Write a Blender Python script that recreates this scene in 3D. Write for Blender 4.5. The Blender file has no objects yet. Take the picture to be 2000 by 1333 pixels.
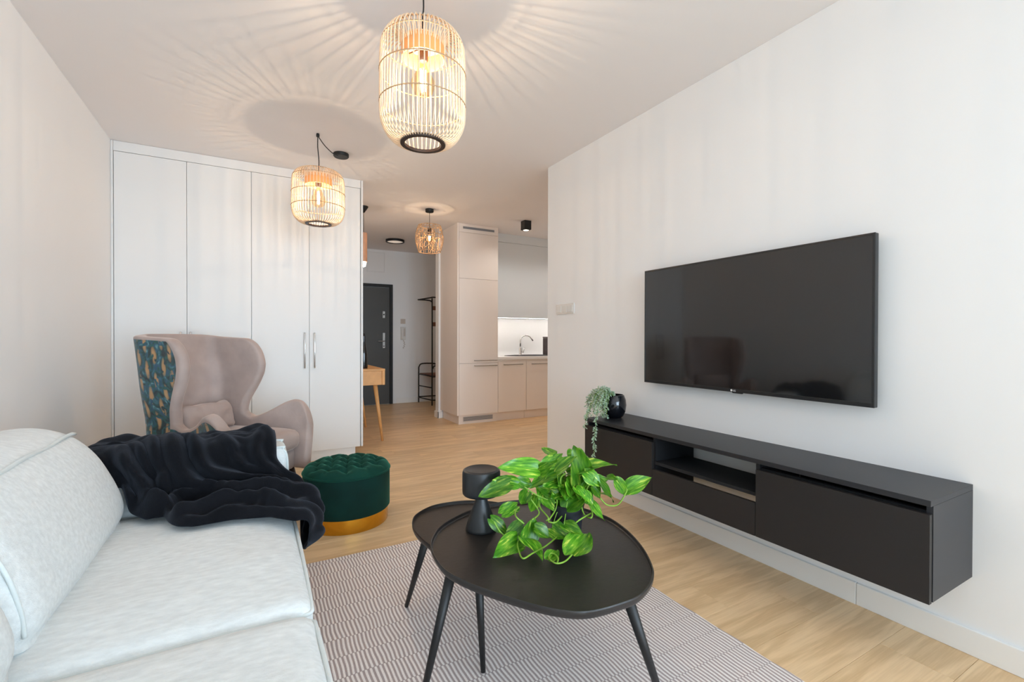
import bpy, bmesh, math, random
from math import pi, sin, cos, radians as rad
from mathutils import Vector, Matrix, noise

SC = bpy.context.scene
COL = SC.collection

# ---------------------------------------------------------------- camera
F_PX, YAW, PITCH, ROLL, CAM_H = 900.63, 29.2533, -0.3812, 0.117, 1.1449
_y, _p, _r = rad(YAW), rad(PITCH), rad(ROLL)
Fv = Vector((sin(_y) * cos(_p), cos(_y) * cos(_p), sin(_p)))
Rv = Vector((cos(_y), -sin(_y), 0))
Uv = Rv.cross(Fv)
R2 = Rv * cos(_r) + Uv * sin(_r)
U2 = -Rv * sin(_r) + Uv * cos(_r)
cam_d = bpy.data.cameras.new('camera')
cam = bpy.data.objects.new('camera', cam_d)
COL.objects.link(cam)
cam_d.sensor_width = 36
cam_d.lens = F_PX / 2000 * 36
cam_d.clip_start = 0.02
m = Matrix((R2, U2, -Fv)).transposed().to_4x4()
m.translation = Vector((0, 0, CAM_H))
cam.matrix_world = m
SC.camera = cam

# ---------------------------------------------------------------- world, lights, exposure
W = bpy.data.worlds.new('world'); SC.world = W; W.use_nodes = True
bg = W.node_tree.nodes['Background']
bg.inputs[0].default_value = (0.86, 0.93, 1.0, 1); bg.inputs[1].default_value = 0.7

def area(name, loc, size, energy, color, direction):
    l = bpy.data.lights.new(name, 'AREA'); l.shape = 'RECTANGLE'
    l.size, l.size_y = size; l.energy = energy; l.color = color
    o = bpy.data.objects.new(name, l); COL.objects.link(o)
    o.location = loc
    o.rotation_euler = Vector(direction).to_track_quat('-Z', 'Z').to_euler()
    return o
# daylight lamps outside unseen windows; the side window and lamp are added as fill
area('daylight_back', (0.7, -8.5, 1.75), (5.0, 3.2), 690, (0.68, 0.85, 1.0), (0, 1, -0.05))
area('side_fill_light', (2.46, -2.0, 1.30), (1.9, 2.25), 98, (0.68, 0.85, 1.0), (-1, 0.35, 0.05))
SC.view_settings.view_transform = 'Standard'
SC.view_settings.look = 'None'
SC.view_settings.exposure = 0.67
SC.view_settings.gamma = 1.0
SC.view_settings.use_curve_mapping = False
SC.cycles.max_bounces = 14
SC.cycles.diffuse_bounces = 10
SC.cycles.glossy_bounces = 5
SC.cycles.transparent_max_bounces = 24
SC.cycles.sample_clamp_indirect = 6
SC.cycles.caustics_reflective = False
SC.cycles.caustics_refractive = False
SC.cycles.use_denoising = True

# ---------------------------------------------------------------- materials
def lin(c):
    def f(v):
        v /= 255.0
        return v / 12.92 if v <= 0.04045 else ((v + 0.055) / 1.055) ** 2.4
    return (f(c[0]), f(c[1]), f(c[2]), 1)

def mat(name, rgb, rough=0.5, metal=0.0, spec=0.5, sheen=0.0, sheen_tint=None, var=0.0, vscale=8, bump=0.0,
        bscale=200, emit=None, estr=0.0, coat=0.0, stretch=None, sheen_rough=0.35):
    mt = bpy.data.materials.new(name); mt.use_nodes = True
    nt = mt.node_tree; b = nt.nodes['Principled BSDF']
    c = lin(rgb)
    b.inputs['Base Color'].default_value = c
    b.inputs['Roughness'].default_value = rough
    b.inputs['Metallic'].default_value = metal
    b.inputs['Specular IOR Level'].default_value = spec
    b.inputs['Sheen Weight'].default_value = sheen
    b.inputs['Sheen Roughness'].default_value = sheen_rough
    if sheen_tint: b.inputs['Sheen Tint'].default_value = lin(sheen_tint)
    b.inputs['Coat Weight'].default_value = coat
    if emit:
        b.inputs['Emission Color'].default_value = lin(emit); b.inputs['Emission Strength'].default_value = estr
    tc = nt.nodes.new('ShaderNodeTexCoord')
    vec = tc.outputs['Object']
    if stretch:
        mp = nt.nodes.new('ShaderNodeMapping'); mp.inputs['Scale'].default_value = stretch
        nt.links.new(vec, mp.inputs[0]); vec = mp.outputs[0]
    if var > 0:
        n = nt.nodes.new('ShaderNodeTexNoise'); n.inputs['Scale'].default_value = vscale; n.inputs['Detail'].default_value = 5
        nt.links.new(vec, n.inputs['Vector'])
        r = nt.nodes.new('ShaderNodeValToRGB')
        r.color_ramp.elements[0].position = 0.3; r.color_ramp.elements[1].position = 0.7
        r.color_ramp.elements[0].color = tuple([max(0, x * (1 - var)) for x in c[:3]] + [1])
        r.color_ramp.elements[1].color = tuple([min(1, x * (1 + var)) for x in c[:3]] + [1])
        nt.links.new(n.outputs[0], r.inputs[0]); nt.links.new(r.outputs[0], b.inputs['Base Color'])
    if bump > 0:
        n2 = nt.nodes.new('ShaderNodeTexNoise'); n2.inputs['Scale'].default_value = bscale; n2.inputs['Detail'].default_value = 3
        nt.links.new(vec, n2.inputs['Vector'])
        bp = nt.nodes.new('ShaderNodeBump'); bp.inputs['Strength'].default_value = bump; bp.inputs['Distance'].default_value = 0.01
        nt.links.new(n2.outputs[0], bp.inputs['Height']); nt.links.new(bp.outputs[0], b.inputs['Normal'])
    return mt

M = {}
M['wall'] = mat('wall_paint', (238, 239, 240), 0.85, spec=0.2, bump=0.02, bscale=300)
M['ceil'] = mat('ceiling_paint', (237, 235, 236), 0.9, spec=0.15)
M['trim'] = mat('trim_white', (238, 238, 237), 0.4)
M['white'] = mat('white_lacquer', (229, 229, 228), 0.45, spec=0.25)
M['white_gloss'] = mat('white_gloss', (226, 234, 240), 0.12, spec=0.5)
M['greige'] = mat('greige_laminate', (236, 228, 222), 0.38)
M['worktop'] = mat('white_worktop', (240, 240, 240), 0.3)
M['splash'] = mat('backsplash_white', (245, 246, 246), 0.35)
M['gap'] = mat('dark_gap', (40, 38, 36), 0.9)
M['chrome'] = mat('chrome', (225, 225, 225), 0.15, metal=1)
M['steel'] = mat('brushed_steel', (170, 165, 160), 0.35, metal=1)
M['grille'] = mat('grey_grille', (140, 142, 148), 0.5)
M['silver'] = mat('silver_grille', (200, 203, 208), 0.3, metal=0.8)
M['charcoal'] = mat('charcoal_laminate', (35, 36, 40), 0.42, spec=0.5, var=0.05, vscale=3)
M['charcoal_front'] = mat('charcoal_front', (37, 34, 33), 0.5, spec=0.4)
M['console_in'] = mat('console_inside', (30, 31, 34), 0.6, spec=0.3)
M['black_in'] = mat('black_inside', (20, 20, 22), 0.7, spec=0.2)
M['black_metal'] = mat('black_metal', (24, 23, 23), 0.5, spec=0.4)
M['black_top'] = mat('black_tabletop', (39, 35, 33), 0.38, spec=0.45, var=0.25, vscale=6, bump=0.05, bscale=60)
M['lamp_black'] = mat('matt_black_lamp', (30, 31, 33), 0.42, spec=0.5)
M['pot_black'] = mat('glazed_black', (12, 13, 18), 0.12, spec=0.6)
M['pot_matt'] = mat('matt_pot', (30, 31, 38), 0.5)
M['soil'] = mat('soil', (52, 38, 28), 0.95, var=0.4, vscale=60)
M['tv_body'] = mat('tv_plastic', (30, 31, 33), 0.35)
M['tv_screen'] = mat('tv_glass', (24, 24, 25), 0.06, spec=0.85)
M['sofa'] = mat('sofa_fabric', (222, 226, 226), 0.92, spec=0.1, sheen=0.12, var=0.08, vscale=75, bump=0.3, bscale=420, stretch=(0.35, 1, 1))
M['piping'] = mat('sofa_piping', (212, 218, 217), 0.9, spec=0.1, sheen=0.2, bump=0.2, bscale=500)
M['blanket'] = mat('navy_fleece', (17, 18, 22), 0.95, spec=0.1, sheen=0.38, sheen_tint=(120, 128, 142), sheen_rough=0.45, var=0.3, vscale=9, bump=0.25, bscale=260)
M['mauve'] = mat('mauve_velvet', (172, 155, 148), 0.85, spec=0.15, sheen=0.6, sheen_tint=(235, 220, 212), var=0.15, vscale=5, bump=0.08, bscale=60)
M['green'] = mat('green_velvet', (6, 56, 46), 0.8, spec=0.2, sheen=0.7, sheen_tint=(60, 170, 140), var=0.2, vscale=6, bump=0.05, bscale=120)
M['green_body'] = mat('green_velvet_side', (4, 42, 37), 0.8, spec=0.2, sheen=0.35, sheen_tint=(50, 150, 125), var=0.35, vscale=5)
M['gold'] = mat('polished_gold', (226, 170, 60), 0.2, metal=1)
M['dark_wood'] = mat('dark_wood', (42, 30, 27), 0.4, var=0.2, vscale=20)
M['oak_desk'] = mat('desk_oak', (214, 160, 100), 0.45, var=0.10, vscale=14, stretch=(1, 8, 1))
M['tube_wood'] = mat('tube_wood', (214, 160, 125), 0.5, var=0.06, vscale=20)
M['bamboo'] = mat('bamboo', (226, 204, 176), 0.55, var=0.10, vscale=30)
M['collar'] = mat('collar_wood', (214, 160, 104), 0.5)
M['bamboo_dark'] = mat('bamboo_dark', (176, 146, 112), 0.6)
M['rattan'] = mat('rattan', (190, 155, 118), 0.6, var=0.15, vscale=40)
M['wood_hook'] = mat('reddish_wood', (128, 82, 62), 0.5)
M['door'] = mat('door_grey', (74, 74, 72), 0.45, spec=0.4)
M['plate'] = mat('plate_white', (224, 222, 218), 0.35)
M['plate_beige'] = mat('plate_beige', (200, 190, 180), 0.4)
M['filament'] = mat('filament', (255, 220, 160), 0.5, emit=(255, 205, 140), estr=45)
M['diffuser'] = mat('diffuser', (225, 215, 205), 0.4, emit=(255, 235, 215), estr=0.25)
M['spot_glow'] = mat('spot_glow', (255, 250, 235), 0.4, emit=(255, 244, 225), estr=4)
M['led'] = mat('led_strip', (255, 245, 235), 0.4, emit=(255, 246, 238), estr=24)
M['brown_box'] = mat('dark_brown', (60, 45, 44), 0.5)
M['socket'] = mat('socket_black', (45, 32, 30), 0.45)
M['leaf_grey'] = mat('grey_green_leaf', (158, 180, 154), 0.6, var=0.5, vscale=130)
M['stem'] = mat('stem_green', (120, 160, 50), 0.5, var=0.15, vscale=40)
M['white_print'] = mat('white_print', (235, 235, 235), 0.4)

def glass_bulb():
    mt = bpy.data.materials.new('amber_bulb_glass'); mt.use_nodes = True; nt = mt.node_tree
    nt.nodes.remove(nt.nodes['Principled BSDF'])
    t = nt.nodes.new('ShaderNodeBsdfTransparent'); t.inputs[0].default_value = lin((255, 240, 215))
    g = nt.nodes.new('ShaderNodeBsdfGlossy'); g.inputs['Roughness'].default_value = 0.05
    mx = nt.nodes.new('ShaderNodeMixShader'); mx.inputs[0].default_value = 0.07
    nt.links.new(t.outputs[0], mx.inputs[1]); nt.links.new(g.outputs[0], mx.inputs[2])
    nt.links.new(mx.outputs[0], nt.nodes['Material Output'].inputs[0])
    return mt
M['bulb'] = glass_bulb()

def clear_glass():
    mt = glass_bulb(); mt.name = 'window_glass'
    for n in mt.node_tree.nodes:
        if n.type == 'BSDF_TRANSPARENT': n.inputs[0].default_value = (0.97, 0.99, 1, 1)
    return mt
M['glass'] = clear_glass()

def plank_mat():
    mt = bpy.data.materials.new('oak_plank'); mt.use_nodes = True; nt = mt.node_tree; L = nt.links
    b = nt.nodes['Principled BSDF']; b.inputs['Roughness'].default_value = 0.38; b.inputs['Specular IOR Level'].default_value = 0.4
    tc = nt.nodes.new('ShaderNodeTexCoord'); oi = nt.nodes.new('ShaderNodeObjectInfo')
    ad = nt.nodes.new('ShaderNodeVectorMath'); ad.operation = 'MULTIPLY_ADD'
    cmb = nt.nodes.new('ShaderNodeCombineXYZ')
    for i in range(3): L.new(oi.outputs['Random'], cmb.inputs[i])
    ad.inputs[1].default_value = (37, 53, 71)
    L.new(cmb.outputs[0], ad.inputs[0]); L.new(tc.outputs['Object'], ad.inputs[2])
    mp = nt.nodes.new('ShaderNodeMapping'); mp.inputs['Scale'].default_value = (0.9, 7, 1)
    L.new(ad.outputs[0], mp.inputs[0])
    n = nt.nodes.new('ShaderNodeTexNoise'); n.inputs['Scale'].default_value = 1.6; n.inputs['Detail'].default_value = 4; n.inputs['Distortion'].default_value = 0.6
    L.new(mp.outputs[0], n.inputs['Vector'])
    # cathedral grain: rings cut from the low-frequency noise
    mu = nt.nodes.new('ShaderNodeMath'); mu.operation = 'MULTIPLY'; mu.inputs[1].default_value = 20
    L.new(n.outputs[0], mu.inputs[0])
    si = nt.nodes.new('ShaderNodeMath'); si.operation = 'SINE'; L.new(mu.outputs[0], si.inputs[0])
    mr = nt.nodes.new('ShaderNodeMapRange'); mr.inputs[1].default_value = -1; mr.inputs[2].default_value = 1
    L.new(si.outputs[0], mr.inputs[0])
    n2 = nt.nodes.new('ShaderNodeTexNoise'); n2.inputs['Scale'].default_value = 20; n2.inputs['Detail'].default_value = 6
    mp2 = nt.nodes.new('ShaderNodeMapping'); mp2.inputs['Scale'].default_value = (0.3, 9, 1)
    L.new(ad.outputs[0], mp2.inputs[0]); L.new(mp2.outputs[0], n2.inputs['Vector'])
    mx = nt.nodes.new('ShaderNodeMix'); mx.data_type = 'FLOAT'; mx.inputs[0].default_value = 0.62
    L.new(mr.outputs[0], mx.inputs[2]); L.new(n2.outputs[0], mx.inputs[3])
    r = nt.nodes.new('ShaderNodeValToRGB')
    r.color_ramp.elements[0].position = 0.27; r.color_ramp.elements[0].color = lin((216, 182, 138))
    r.color_ramp.elements[1].position = 0.75; r.color_ramp.elements[1].color = lin((238, 206, 163))
    L.new(mx.outputs[0], r.inputs[0])
    hs = nt.nodes.new('ShaderNodeHueSaturation')
    m3 = nt.nodes.new('ShaderNodeMapRange'); m3.inputs[3].default_value = 0.93; m3.inputs[4].default_value = 1.05
    L.new(oi.outputs['Random'], m3.inputs[0]); L.new(m3.outputs[0], hs.inputs['Value'])
    L.new(r.outputs[0], hs.inputs['Color']); L.new(hs.outputs[0], b.inputs['Base Color'])
    bp = nt.nodes.new('ShaderNodeBump'); bp.inputs['Strength'].default_value = 0.05; bp.inputs['Distance'].default_value = 0.002
    L.new(n2.outputs[0], bp.inputs['Height']); L.new(bp.outputs[0], b.inputs['Normal'])
    return mt
M['plank'] = plank_mat()

def rug_mat():
    mt = bpy.data.materials.new('rug_weave'); mt.use_nodes = True; nt = mt.node_tree; L = nt.links
    b = nt.nodes['Principled BSDF']; b.inputs['Roughness'].default_value = 0.95; b.inputs['Specular IOR Level'].default_value = 0.1
    tc = nt.nodes.new('ShaderNodeTexCoord')
    nz = nt.nodes.new('ShaderNodeTexNoise'); nz.inputs['Scale'].default_value = 7; nz.inputs['Detail'].default_value = 1
    L.new(tc.outputs['Object'], nz.inputs['Vector'])
    ofs = nt.nodes.new('ShaderNodeVectorMath'); ofs.operation = 'MULTIPLY_ADD'; ofs.inputs[1].default_value = (0.016, 0.02, 0)
    L.new(nz.outputs['Color'], ofs.inputs[0]); L.new(tc.outputs['Object'], ofs.inputs[2])
    sp = nt.nodes.new('ShaderNodeSeparateXYZ'); L.new(ofs.outputs[0], sp.inputs[0])
    def math_(op, a, bb=None, c=None):
        n = nt.nodes.new('ShaderNodeMath'); n.operation = op
        for i, v in enumerate((a, bb, c)):
            if v is None: continue
            if isinstance(v, (int, float)): n.inputs[i].default_value = v
            else: L.new(v, n.inputs[i])
        return n.outputs[0]
    row = math_('FLOOR', math_('DIVIDE', sp.outputs[1], 0.108))
    fy = math_('FRACT', math_('DIVIDE', sp.outputs[1], 0.108))
    ph = math_('MULTIPLY', row, 0.5)
    xx = math_('FRACT', math_('ADD', math_('DIVIDE', sp.outputs[0], 0.0152), ph))
    tri = math_('ABSOLUTE', math_('SUBTRACT', xx, 0.5))          # 0 centre .. .5 edge
    seam = math_('MINIMUM', fy, math_('SUBTRACT', 1.0, fy))
    seamd = math_('MULTIPLY', math_('LESS_THAN', seam, 0.02), 0.08)
    hgt = math_('SUBTRACT', math_('SUBTRACT', 0.5, tri), seamd)
    r = nt.nodes.new('ShaderNodeValToRGB')
    e = r.color_ramp.elements
    e[0].position = 0.20; e[0].color = lin((178, 164, 161)); e[1].position = 0.30; e[1].color = lin((242, 234, 230))
    L.new(hgt, r.inputs[0])
    n3 = nt.nodes.new('ShaderNodeTexNoise'); n3.inputs['Scale'].default_value = 260
    L.new(tc.outputs['Object'], n3.inputs['Vector'])
    mr = nt.nodes.new('ShaderNodeMapRange'); mr.inputs[3].default_value = 0.8; mr.inputs[4].default_value = 1.2
    L.new(n3.outputs[0], mr.inputs[0])
    hs = nt.nodes.new('ShaderNodeHueSaturation'); L.new(mr.outputs[0], hs.inputs['Value']); L.new(r.outputs[0], hs.inputs['Color'])
    L.new(hs.outputs[0], b.inputs['Base Color'])
    bp = nt.nodes.new('ShaderNodeBump'); bp.inputs['Strength'].default_value = 0.6; bp.inputs['Distance'].default_value = 0.006
    L.new(hgt, bp.inputs['Height']); L.new(bp.outputs[0], b.inputs['Normal'])
    return mt
M['rug'] = rug_mat()

def leafprint_mat():
    """teal printed cloth: dark teal and blue cloudy ground with ochre feathered fern leaves"""
    mt = bpy.data.materials.new('teal_print'); mt.use_nodes = True; nt = mt.node_tree; L = nt.links
    b = nt.nodes['Principled BSDF']; b.inputs['Roughness'].default_value = 0.85; b.inputs['Sheen Weight'].default_value = 0.3
    tc = nt.nodes.new('ShaderNodeTexCoord')
    def math_(op, a, bb=None, c=None):
        n = nt.nodes.new('ShaderNodeMath'); n.operation = op
        for i, v in enumerate((a, bb, c)):
            if v is None: continue
            if isinstance(v, (int, float)): n.inputs[i].default_value = v
            else: L.new(v, n.inputs[i])
        return n.outputs[0]
    n = nt.nodes.new('ShaderNodeTexNoise'); n.inputs['Scale'].default_value = 20; n.inputs['Detail'].default_value = 8; n.inputs['Distortion'].default_value = 1.2
    L.new(tc.outputs['UV'], n.inputs['Vector'])
    r = nt.nodes.new('ShaderNodeValToRGB'); cr = r.color_ramp
    cr.elements[0].position = 0.30; cr.elements[0].color = lin((14, 24, 28))
    cr.elements[1].position = 0.74; cr.elements[1].color = lin((130, 168, 186))
    for p, c in ((0.42, (18, 50, 56)), (0.50, (24, 84, 76)), (0.56, (30, 66, 100)), (0.64, (54, 112, 112))):
        e = cr.elements.new(p); e.color = lin(c)
    L.new(n.outputs[0], r.inputs[0])
    # ochre leaves: elongated ellipses on a brick-offset lattice with feathered edges
    sp = nt.nodes.new('ShaderNodeSeparateXYZ'); L.new(tc.outputs['UV'], sp.inputs[0])
    n2 = nt.nodes.new('ShaderNodeTexNoise'); n2.inputs['Scale'].default_value = 10; L.new(tc.outputs['UV'], n2.inputs['Vector'])
    u0 = math_('MULTIPLY_ADD', n2.outputs[0], 0.03, sp.outputs[0])
    colm = math_('FLOOR', math_('DIVIDE', u0, 0.062))
    v0 = math_('MULTIPLY_ADD', colm, 0.083, sp.outputs[1])
    fu = math_('SUBTRACT', math_('FRACT', math_('DIVIDE', u0, 0.062)), 0.5)
    fv = math_('SUBTRACT', math_('FRACT', math_('DIVIDE', v0, 0.15)), 0.5)
    barb = math_('SINE', math_('MULTIPLY', math_('ADD', sp.outputs[1], math_('MULTIPLY', math_('ABSOLUTE', fu), 0.04)), 900))
    rr = math_('ADD', math_('POWER', math_('MULTIPLY', fu, 3.7), 2), math_('POWER', math_('MULTIPLY', fv, 2.9), 2))
    rr = math_('ADD', rr, math_('MULTIPLY', barb, 0.42))
    msk = math_('LESS_THAN', rr, 0.72)
    n3 = nt.nodes.new('ShaderNodeTexNoise'); n3.inputs['Scale'].default_value = 24; L.new(tc.outputs['UV'], n3.inputs['Vector'])
    msk = math_('MULTIPLY', msk, math_('GREATER_THAN', n3.outputs[0], 0.43))
    mx = nt.nodes.new('ShaderNodeMix'); mx.data_type = 'RGBA'
    L.new(msk, mx.inputs[0]); L.new(r.outputs[0], mx.inputs[6])
    r3 = nt.nodes.new('ShaderNodeValToRGB'); r3.color_ramp.elements[0].color = lin((150, 98, 52)); r3.color_ramp.elements[1].color = lin((196, 160, 112))
    L.new(n3.outputs[0], r3.inputs[0]); L.new(r3.outputs[0], mx.inputs[7])
    L.new(mx.outputs[2], b.inputs['Base Color'])
    return mt
M['print'] = leafprint_mat()

def pothos_mat():
    mt = bpy.data.materials.new('pothos_leaf'); mt.use_nodes = True; nt = mt.node_tree; L = nt.links
    b = nt.nodes['Principled BSDF']; b.inputs['Roughness'].default_value = 0.33
    b.inputs['Subsurface Weight'].default_value = 0.0
    tc = nt.nodes.new('ShaderNodeTexCoord'); oi = nt.nodes.new('ShaderNodeObjectInfo')
    mp = nt.nodes.new('ShaderNodeMapping'); mp.inputs['Scale'].default_value = (3, 0.7, 1)
    cmb = nt.nodes.new('ShaderNodeCombineXYZ')
    ml = nt.nodes.new('ShaderNodeMath'); ml.operation = 'MULTIPLY'; ml.inputs[1].default_value = 40
    L.new(oi.outputs['Random'], ml.inputs[0])
    for i in range(3): L.new(ml.outputs[0], cmb.inputs[i])
    ad = nt.nodes.new('ShaderNodeVectorMath'); L.new(tc.outputs['Generated'], ad.inputs[0]); L.new(cmb.outputs[0], ad.inputs[1])
    L.new(ad.outputs[0], mp.inputs[0])
    n = nt.nodes.new('ShaderNodeTexNoise'); n.inputs['Scale'].default_value = 3.4; n.inputs['Detail'].default_value = 4
    L.new(mp.outputs[0], n.inputs['Vector'])
    r = nt.nodes.new('ShaderNodeValToRGB'); cr = r.color_ramp
    cr.elements[0].position = 0.38; cr.elements[0].color = lin((60, 128, 22))
    cr.elements[1].position = 0.69; cr.elements[1].color = lin((214, 226, 96))
    e = cr.elements.new(0.50); e.color = lin((92, 160, 34))
    e = cr.elements.new(0.62); e.color = lin((128, 184, 50))
    L.new(n.outputs[0], r.inputs[0])
    hs = nt.nodes.new('ShaderNodeHueSaturation')
    m3 = nt.nodes.new('ShaderNodeMapRange'); m3.inputs[3].default_value = 0.5; m3.inputs[4].default_value = 1.15
    L.new(oi.outputs['Random'], m3.inputs[0]); L.new(m3.outputs[0], hs.inputs['Value'])
    L.new(r.outputs[0], hs.inputs['Color']); L.new(hs.outputs[0], b.inputs['Base Color'])
    tr = nt.nodes.new('ShaderNodeBsdfTranslucent'); L.new(hs.outputs[0], tr.inputs[0])
    mx = nt.nodes.new('ShaderNodeMixShader'); mx.inputs[0].default_value = 0.28
    L.new(b.outputs[0], mx.inputs[1]); L.new(tr.outputs[0], mx.inputs[2])
    L.new(mx.outputs[0], nt.nodes['Material Output'].inputs[0])
    return mt
M['pothos'] = pothos_mat()

# ---------------------------------------------------------------- mesh helpers
def link(name, me, parent=None, mats=()):
    o = bpy.data.objects.new(name, me); COL.objects.link(o)
    for x in mats: me.materials.append(x)
    if parent: o.parent = parent
    return o

def obj(name, bm, m, parent=None, smooth=False, loc=None):
    me = bpy.data.meshes.new(name)
    bmesh.ops.recalc_face_normals(bm, faces=bm.faces)
    bm.to_mesh(me); bm.free()
    if smooth:
        me.polygons.foreach_set('use_smooth', [True] * len(me.polygons))
    o = link(name, me, parent, m if isinstance(m, (list, tuple)) else [m])
    if loc: o.location = loc
    return o

def thing(name, label, cat, loc=(0, 0, 0), rz=0, group=None):
    o = bpy.data.objects.new(name, None); COL.objects.link(o)
    o.location = loc; o.rotation_euler = (0, 0, rz); o.empty_display_size = 0.05
    o['label'] = label; o['category'] = cat
    if group: o['group'] = group
    return o

def tag(o, label, cat, group=None):
    o['label'] = label; o['category'] = cat
    if group: o['group'] = group
    return o

def struct(o):
    o['kind'] = 'structure'; return o

def add_box(bm, x0, x1, y0, y1, z0, z1, bev=0.0):
    r = bmesh.ops.create_cube(bm, size=1)
    vs = r['verts']
    for v in vs:
        v.co = Vector(((x0 + x1) / 2 + v.co.x * (x1 - x0), (y0 + y1) / 2 + v.co.y * (y1 - y0), (z0 + z1) / 2 + v.co.z * (z1 - z0)))
    if bev > 0:
        es = list({e for v in vs for e in v.link_edges})
        bmesh.ops.bevel(bm, geom=es, offset=bev, segments=2, affect='EDGES', profile=0.5)
    return bm

def box(name, x0, x1, y0, y1, z0, z1, m, parent=None, bev=0.0):
    bm = bmesh.new(); add_box(bm, x0, x1, y0, y1, z0, z1, bev)
    return obj(name, bm, m, parent)

def add_tube(bm, pts, r, seg=8, closed=False, caps=True, radii=None):
    pts = [Vector(p) for p in pts]; n = len(pts); rings = []
    up = Vector((0, 0, 1)); prev = None
    for i, p in enumerate(pts):
        if closed: t = pts[(i + 1) % n] - pts[i - 1]
        else: t = pts[min(i + 1, n - 1)] - pts[max(i - 1, 0)]
        t.normalize()
        if prev is None:
            a = t.cross(up)
            if a.length < 1e-3: a = t.cross(Vector((1, 0, 0)))
        else:
            a = prev - t * prev.dot(t)
            if a.length < 1e-4: a = t.cross(up)
        a.normalize(); prev = a; b = t.cross(a)
        rr = radii[i] if radii else r
        rings.append([bm.verts.new(p + (a * cos(k * 2 * pi / seg) + b * sin(k * 2 * pi / seg)) * rr) for k in range(seg)])
    m_ = n if closed else n - 1
    for i in range(m_):
        A, B = rings[i], rings[(i + 1) % n]
        for k in range(seg):
            bm.faces.new((A[k], A[(k + 1) % seg], B[(k + 1) % seg], B[k]))
    if caps and not closed:
        bm.faces.new(rings[0][::-1]); bm.faces.new(rings[-1])
    return bm

def tube(name, pts, r, m, parent=None, seg=8, closed=False, radii=None):
    bm = bmesh.new(); add_tube(bm, pts, r, seg, closed, radii=radii)
    return obj(name, bm, m, parent, smooth=True)

def smooth_pts(pts, n=6, closed=False):
    P = [Vector(p) for p in pts]; out = []; N = len(P)
    rng = range(N) if closed else range(N - 1)
    for i in rng:
        p0 = P[(i - 1) % N] if closed or i > 0 else P[0]
        p1 = P[i]; p2 = P[(i + 1) % N]
        p3 = P[(i + 2) % N] if closed or i + 2 < N else P[-1]
        for k in range(n):
            t = k / n
            out.append(0.5 * ((2 * p1) + (-p0 + p2) * t + (2 * p0 - 5 * p1 + 4 * p2 - p3) * t * t + (-p0 + 3 * p1 - 3 * p2 + p3) * t ** 3))
    if not closed: out.append(P[-1])
    return out

def add_lathe(bm, prof, seg=32, c=(0, 0, 0), sx=1.0, sy=1.0):
    rings = []
    for r, z in prof:
        if r < 1e-6: rings.append([bm.verts.new((c[0], c[1], c[2] + z))])
        else: rings.append([bm.verts.new((c[0] + r * sx * cos(k * 2 * pi / seg), c[1] + r * sy * sin(k * 2 * pi / seg), c[2] + z)) for k in range(seg)])
    for A, B in zip(rings, rings[1:]):
        for k in range(seg):
            k2 = (k + 1) % seg
            if len(A) == 1 and len(B) == 1: continue
            if len(A) == 1: bm.faces.new((A[0], B[k2], B[k]))
            elif len(B) == 1: bm.faces.new((A[k], A[k2], B[0]))
            else: bm.faces.new((A[k], A[k2], B[k2], B[k]))
    return bm

def lathe(name, prof, m, parent=None, seg=32, c=(0, 0, 0), sx=1, sy=1, smooth=True):
    bm = bmesh.new(); add_lathe(bm, prof, seg, c, sx, sy)
    o = obj(name, bm, m, parent, smooth=smooth)
    if smooth: sharp(o)
    return o

def sharp(o, ang=40):
    """auto-smooth: mark edges sharper than ang as sharp"""
    me = o.data; bm = bmesh.new(); bm.from_mesh(me)
    for e in bm.edges:
        if len(e.link_faces) == 2 and e.calc_face_angle(0) > rad(ang): e.smooth = False
    bm.to_mesh(me); bm.free()

def add_rounded(bm, c, size, r, n=12, puff=(0, 0, 0), xf=None):
    """a stuffed box: corners rounded with radius r, faces domed by puff"""
    hx, hy, hz = size[0] / 2, size[1] / 2, size[2] / 2
    N_ = n + 2; cache = {}
    def gv(i, j, k):
        key = (i, j, k)
        if key not in cache: cache[key] = bm.verts.new((-1 + 2 * i / N_, -1 + 2 * j / N_, -1 + 2 * k / N_))
        return cache[key]
    for a in range(N_):
        for b in range(N_):
            for s_ in (0, N_):
                bm.faces.new((gv(a, b, s_), gv(a + 1, b, s_), gv(a + 1, b + 1, s_), gv(a, b + 1, s_)))
                bm.faces.new((gv(a, s_, b), gv(a + 1, s_, b), gv(a + 1, s_, b + 1), gv(a, s_, b + 1)))
                bm.faces.new((gv(s_, a, b), gv(s_, a + 1, b), gv(s_, a + 1, b + 1), gv(s_, a, b + 1)))
    sel = list(cache.values())
    for v in sel:
        p = v.co.copy()
        # denser near the edges
        q = Vector([math.copysign(abs(a) ** 0.75, a) for a in p])
        P = Vector((q.x * hx, q.y * hy, q.z * hz))
        inner = Vector((max(-hx + r, min(hx - r, P.x)), max(-hy + r, min(hy - r, P.y)), max(-hz + r, min(hz - r, P.z))))
        d = P - inner
        if d.length > 1e-9:
            d = d.normalized() * min(r, d.length * 10)
        P = inner + d
        fx, fy, fz = P.x / hx, P.y / hy, P.z / hz
        P.z += puff[2] * fz * max(0, 1 - fx ** 4) * max(0, 1 - fy ** 4)
        P.x += puff[0] * fx * max(0, 1 - fy ** 4) * max(0, 1 - fz ** 4)
        P.y += puff[1] * fy * max(0, 1 - fx ** 4) * max(0, 1 - fz ** 4)
        P += Vector(c)
        if xf: P = xf(P)
        v.co = P
    return bm

def rounded(name, c, size, r, m, parent=None, n=12, puff=(0, 0, 0), xf=None):
    bm = bmesh.new(); add_rounded(bm, c, size, r, n, puff, xf)
    return obj(name, bm, m, parent, smooth=True)

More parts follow.
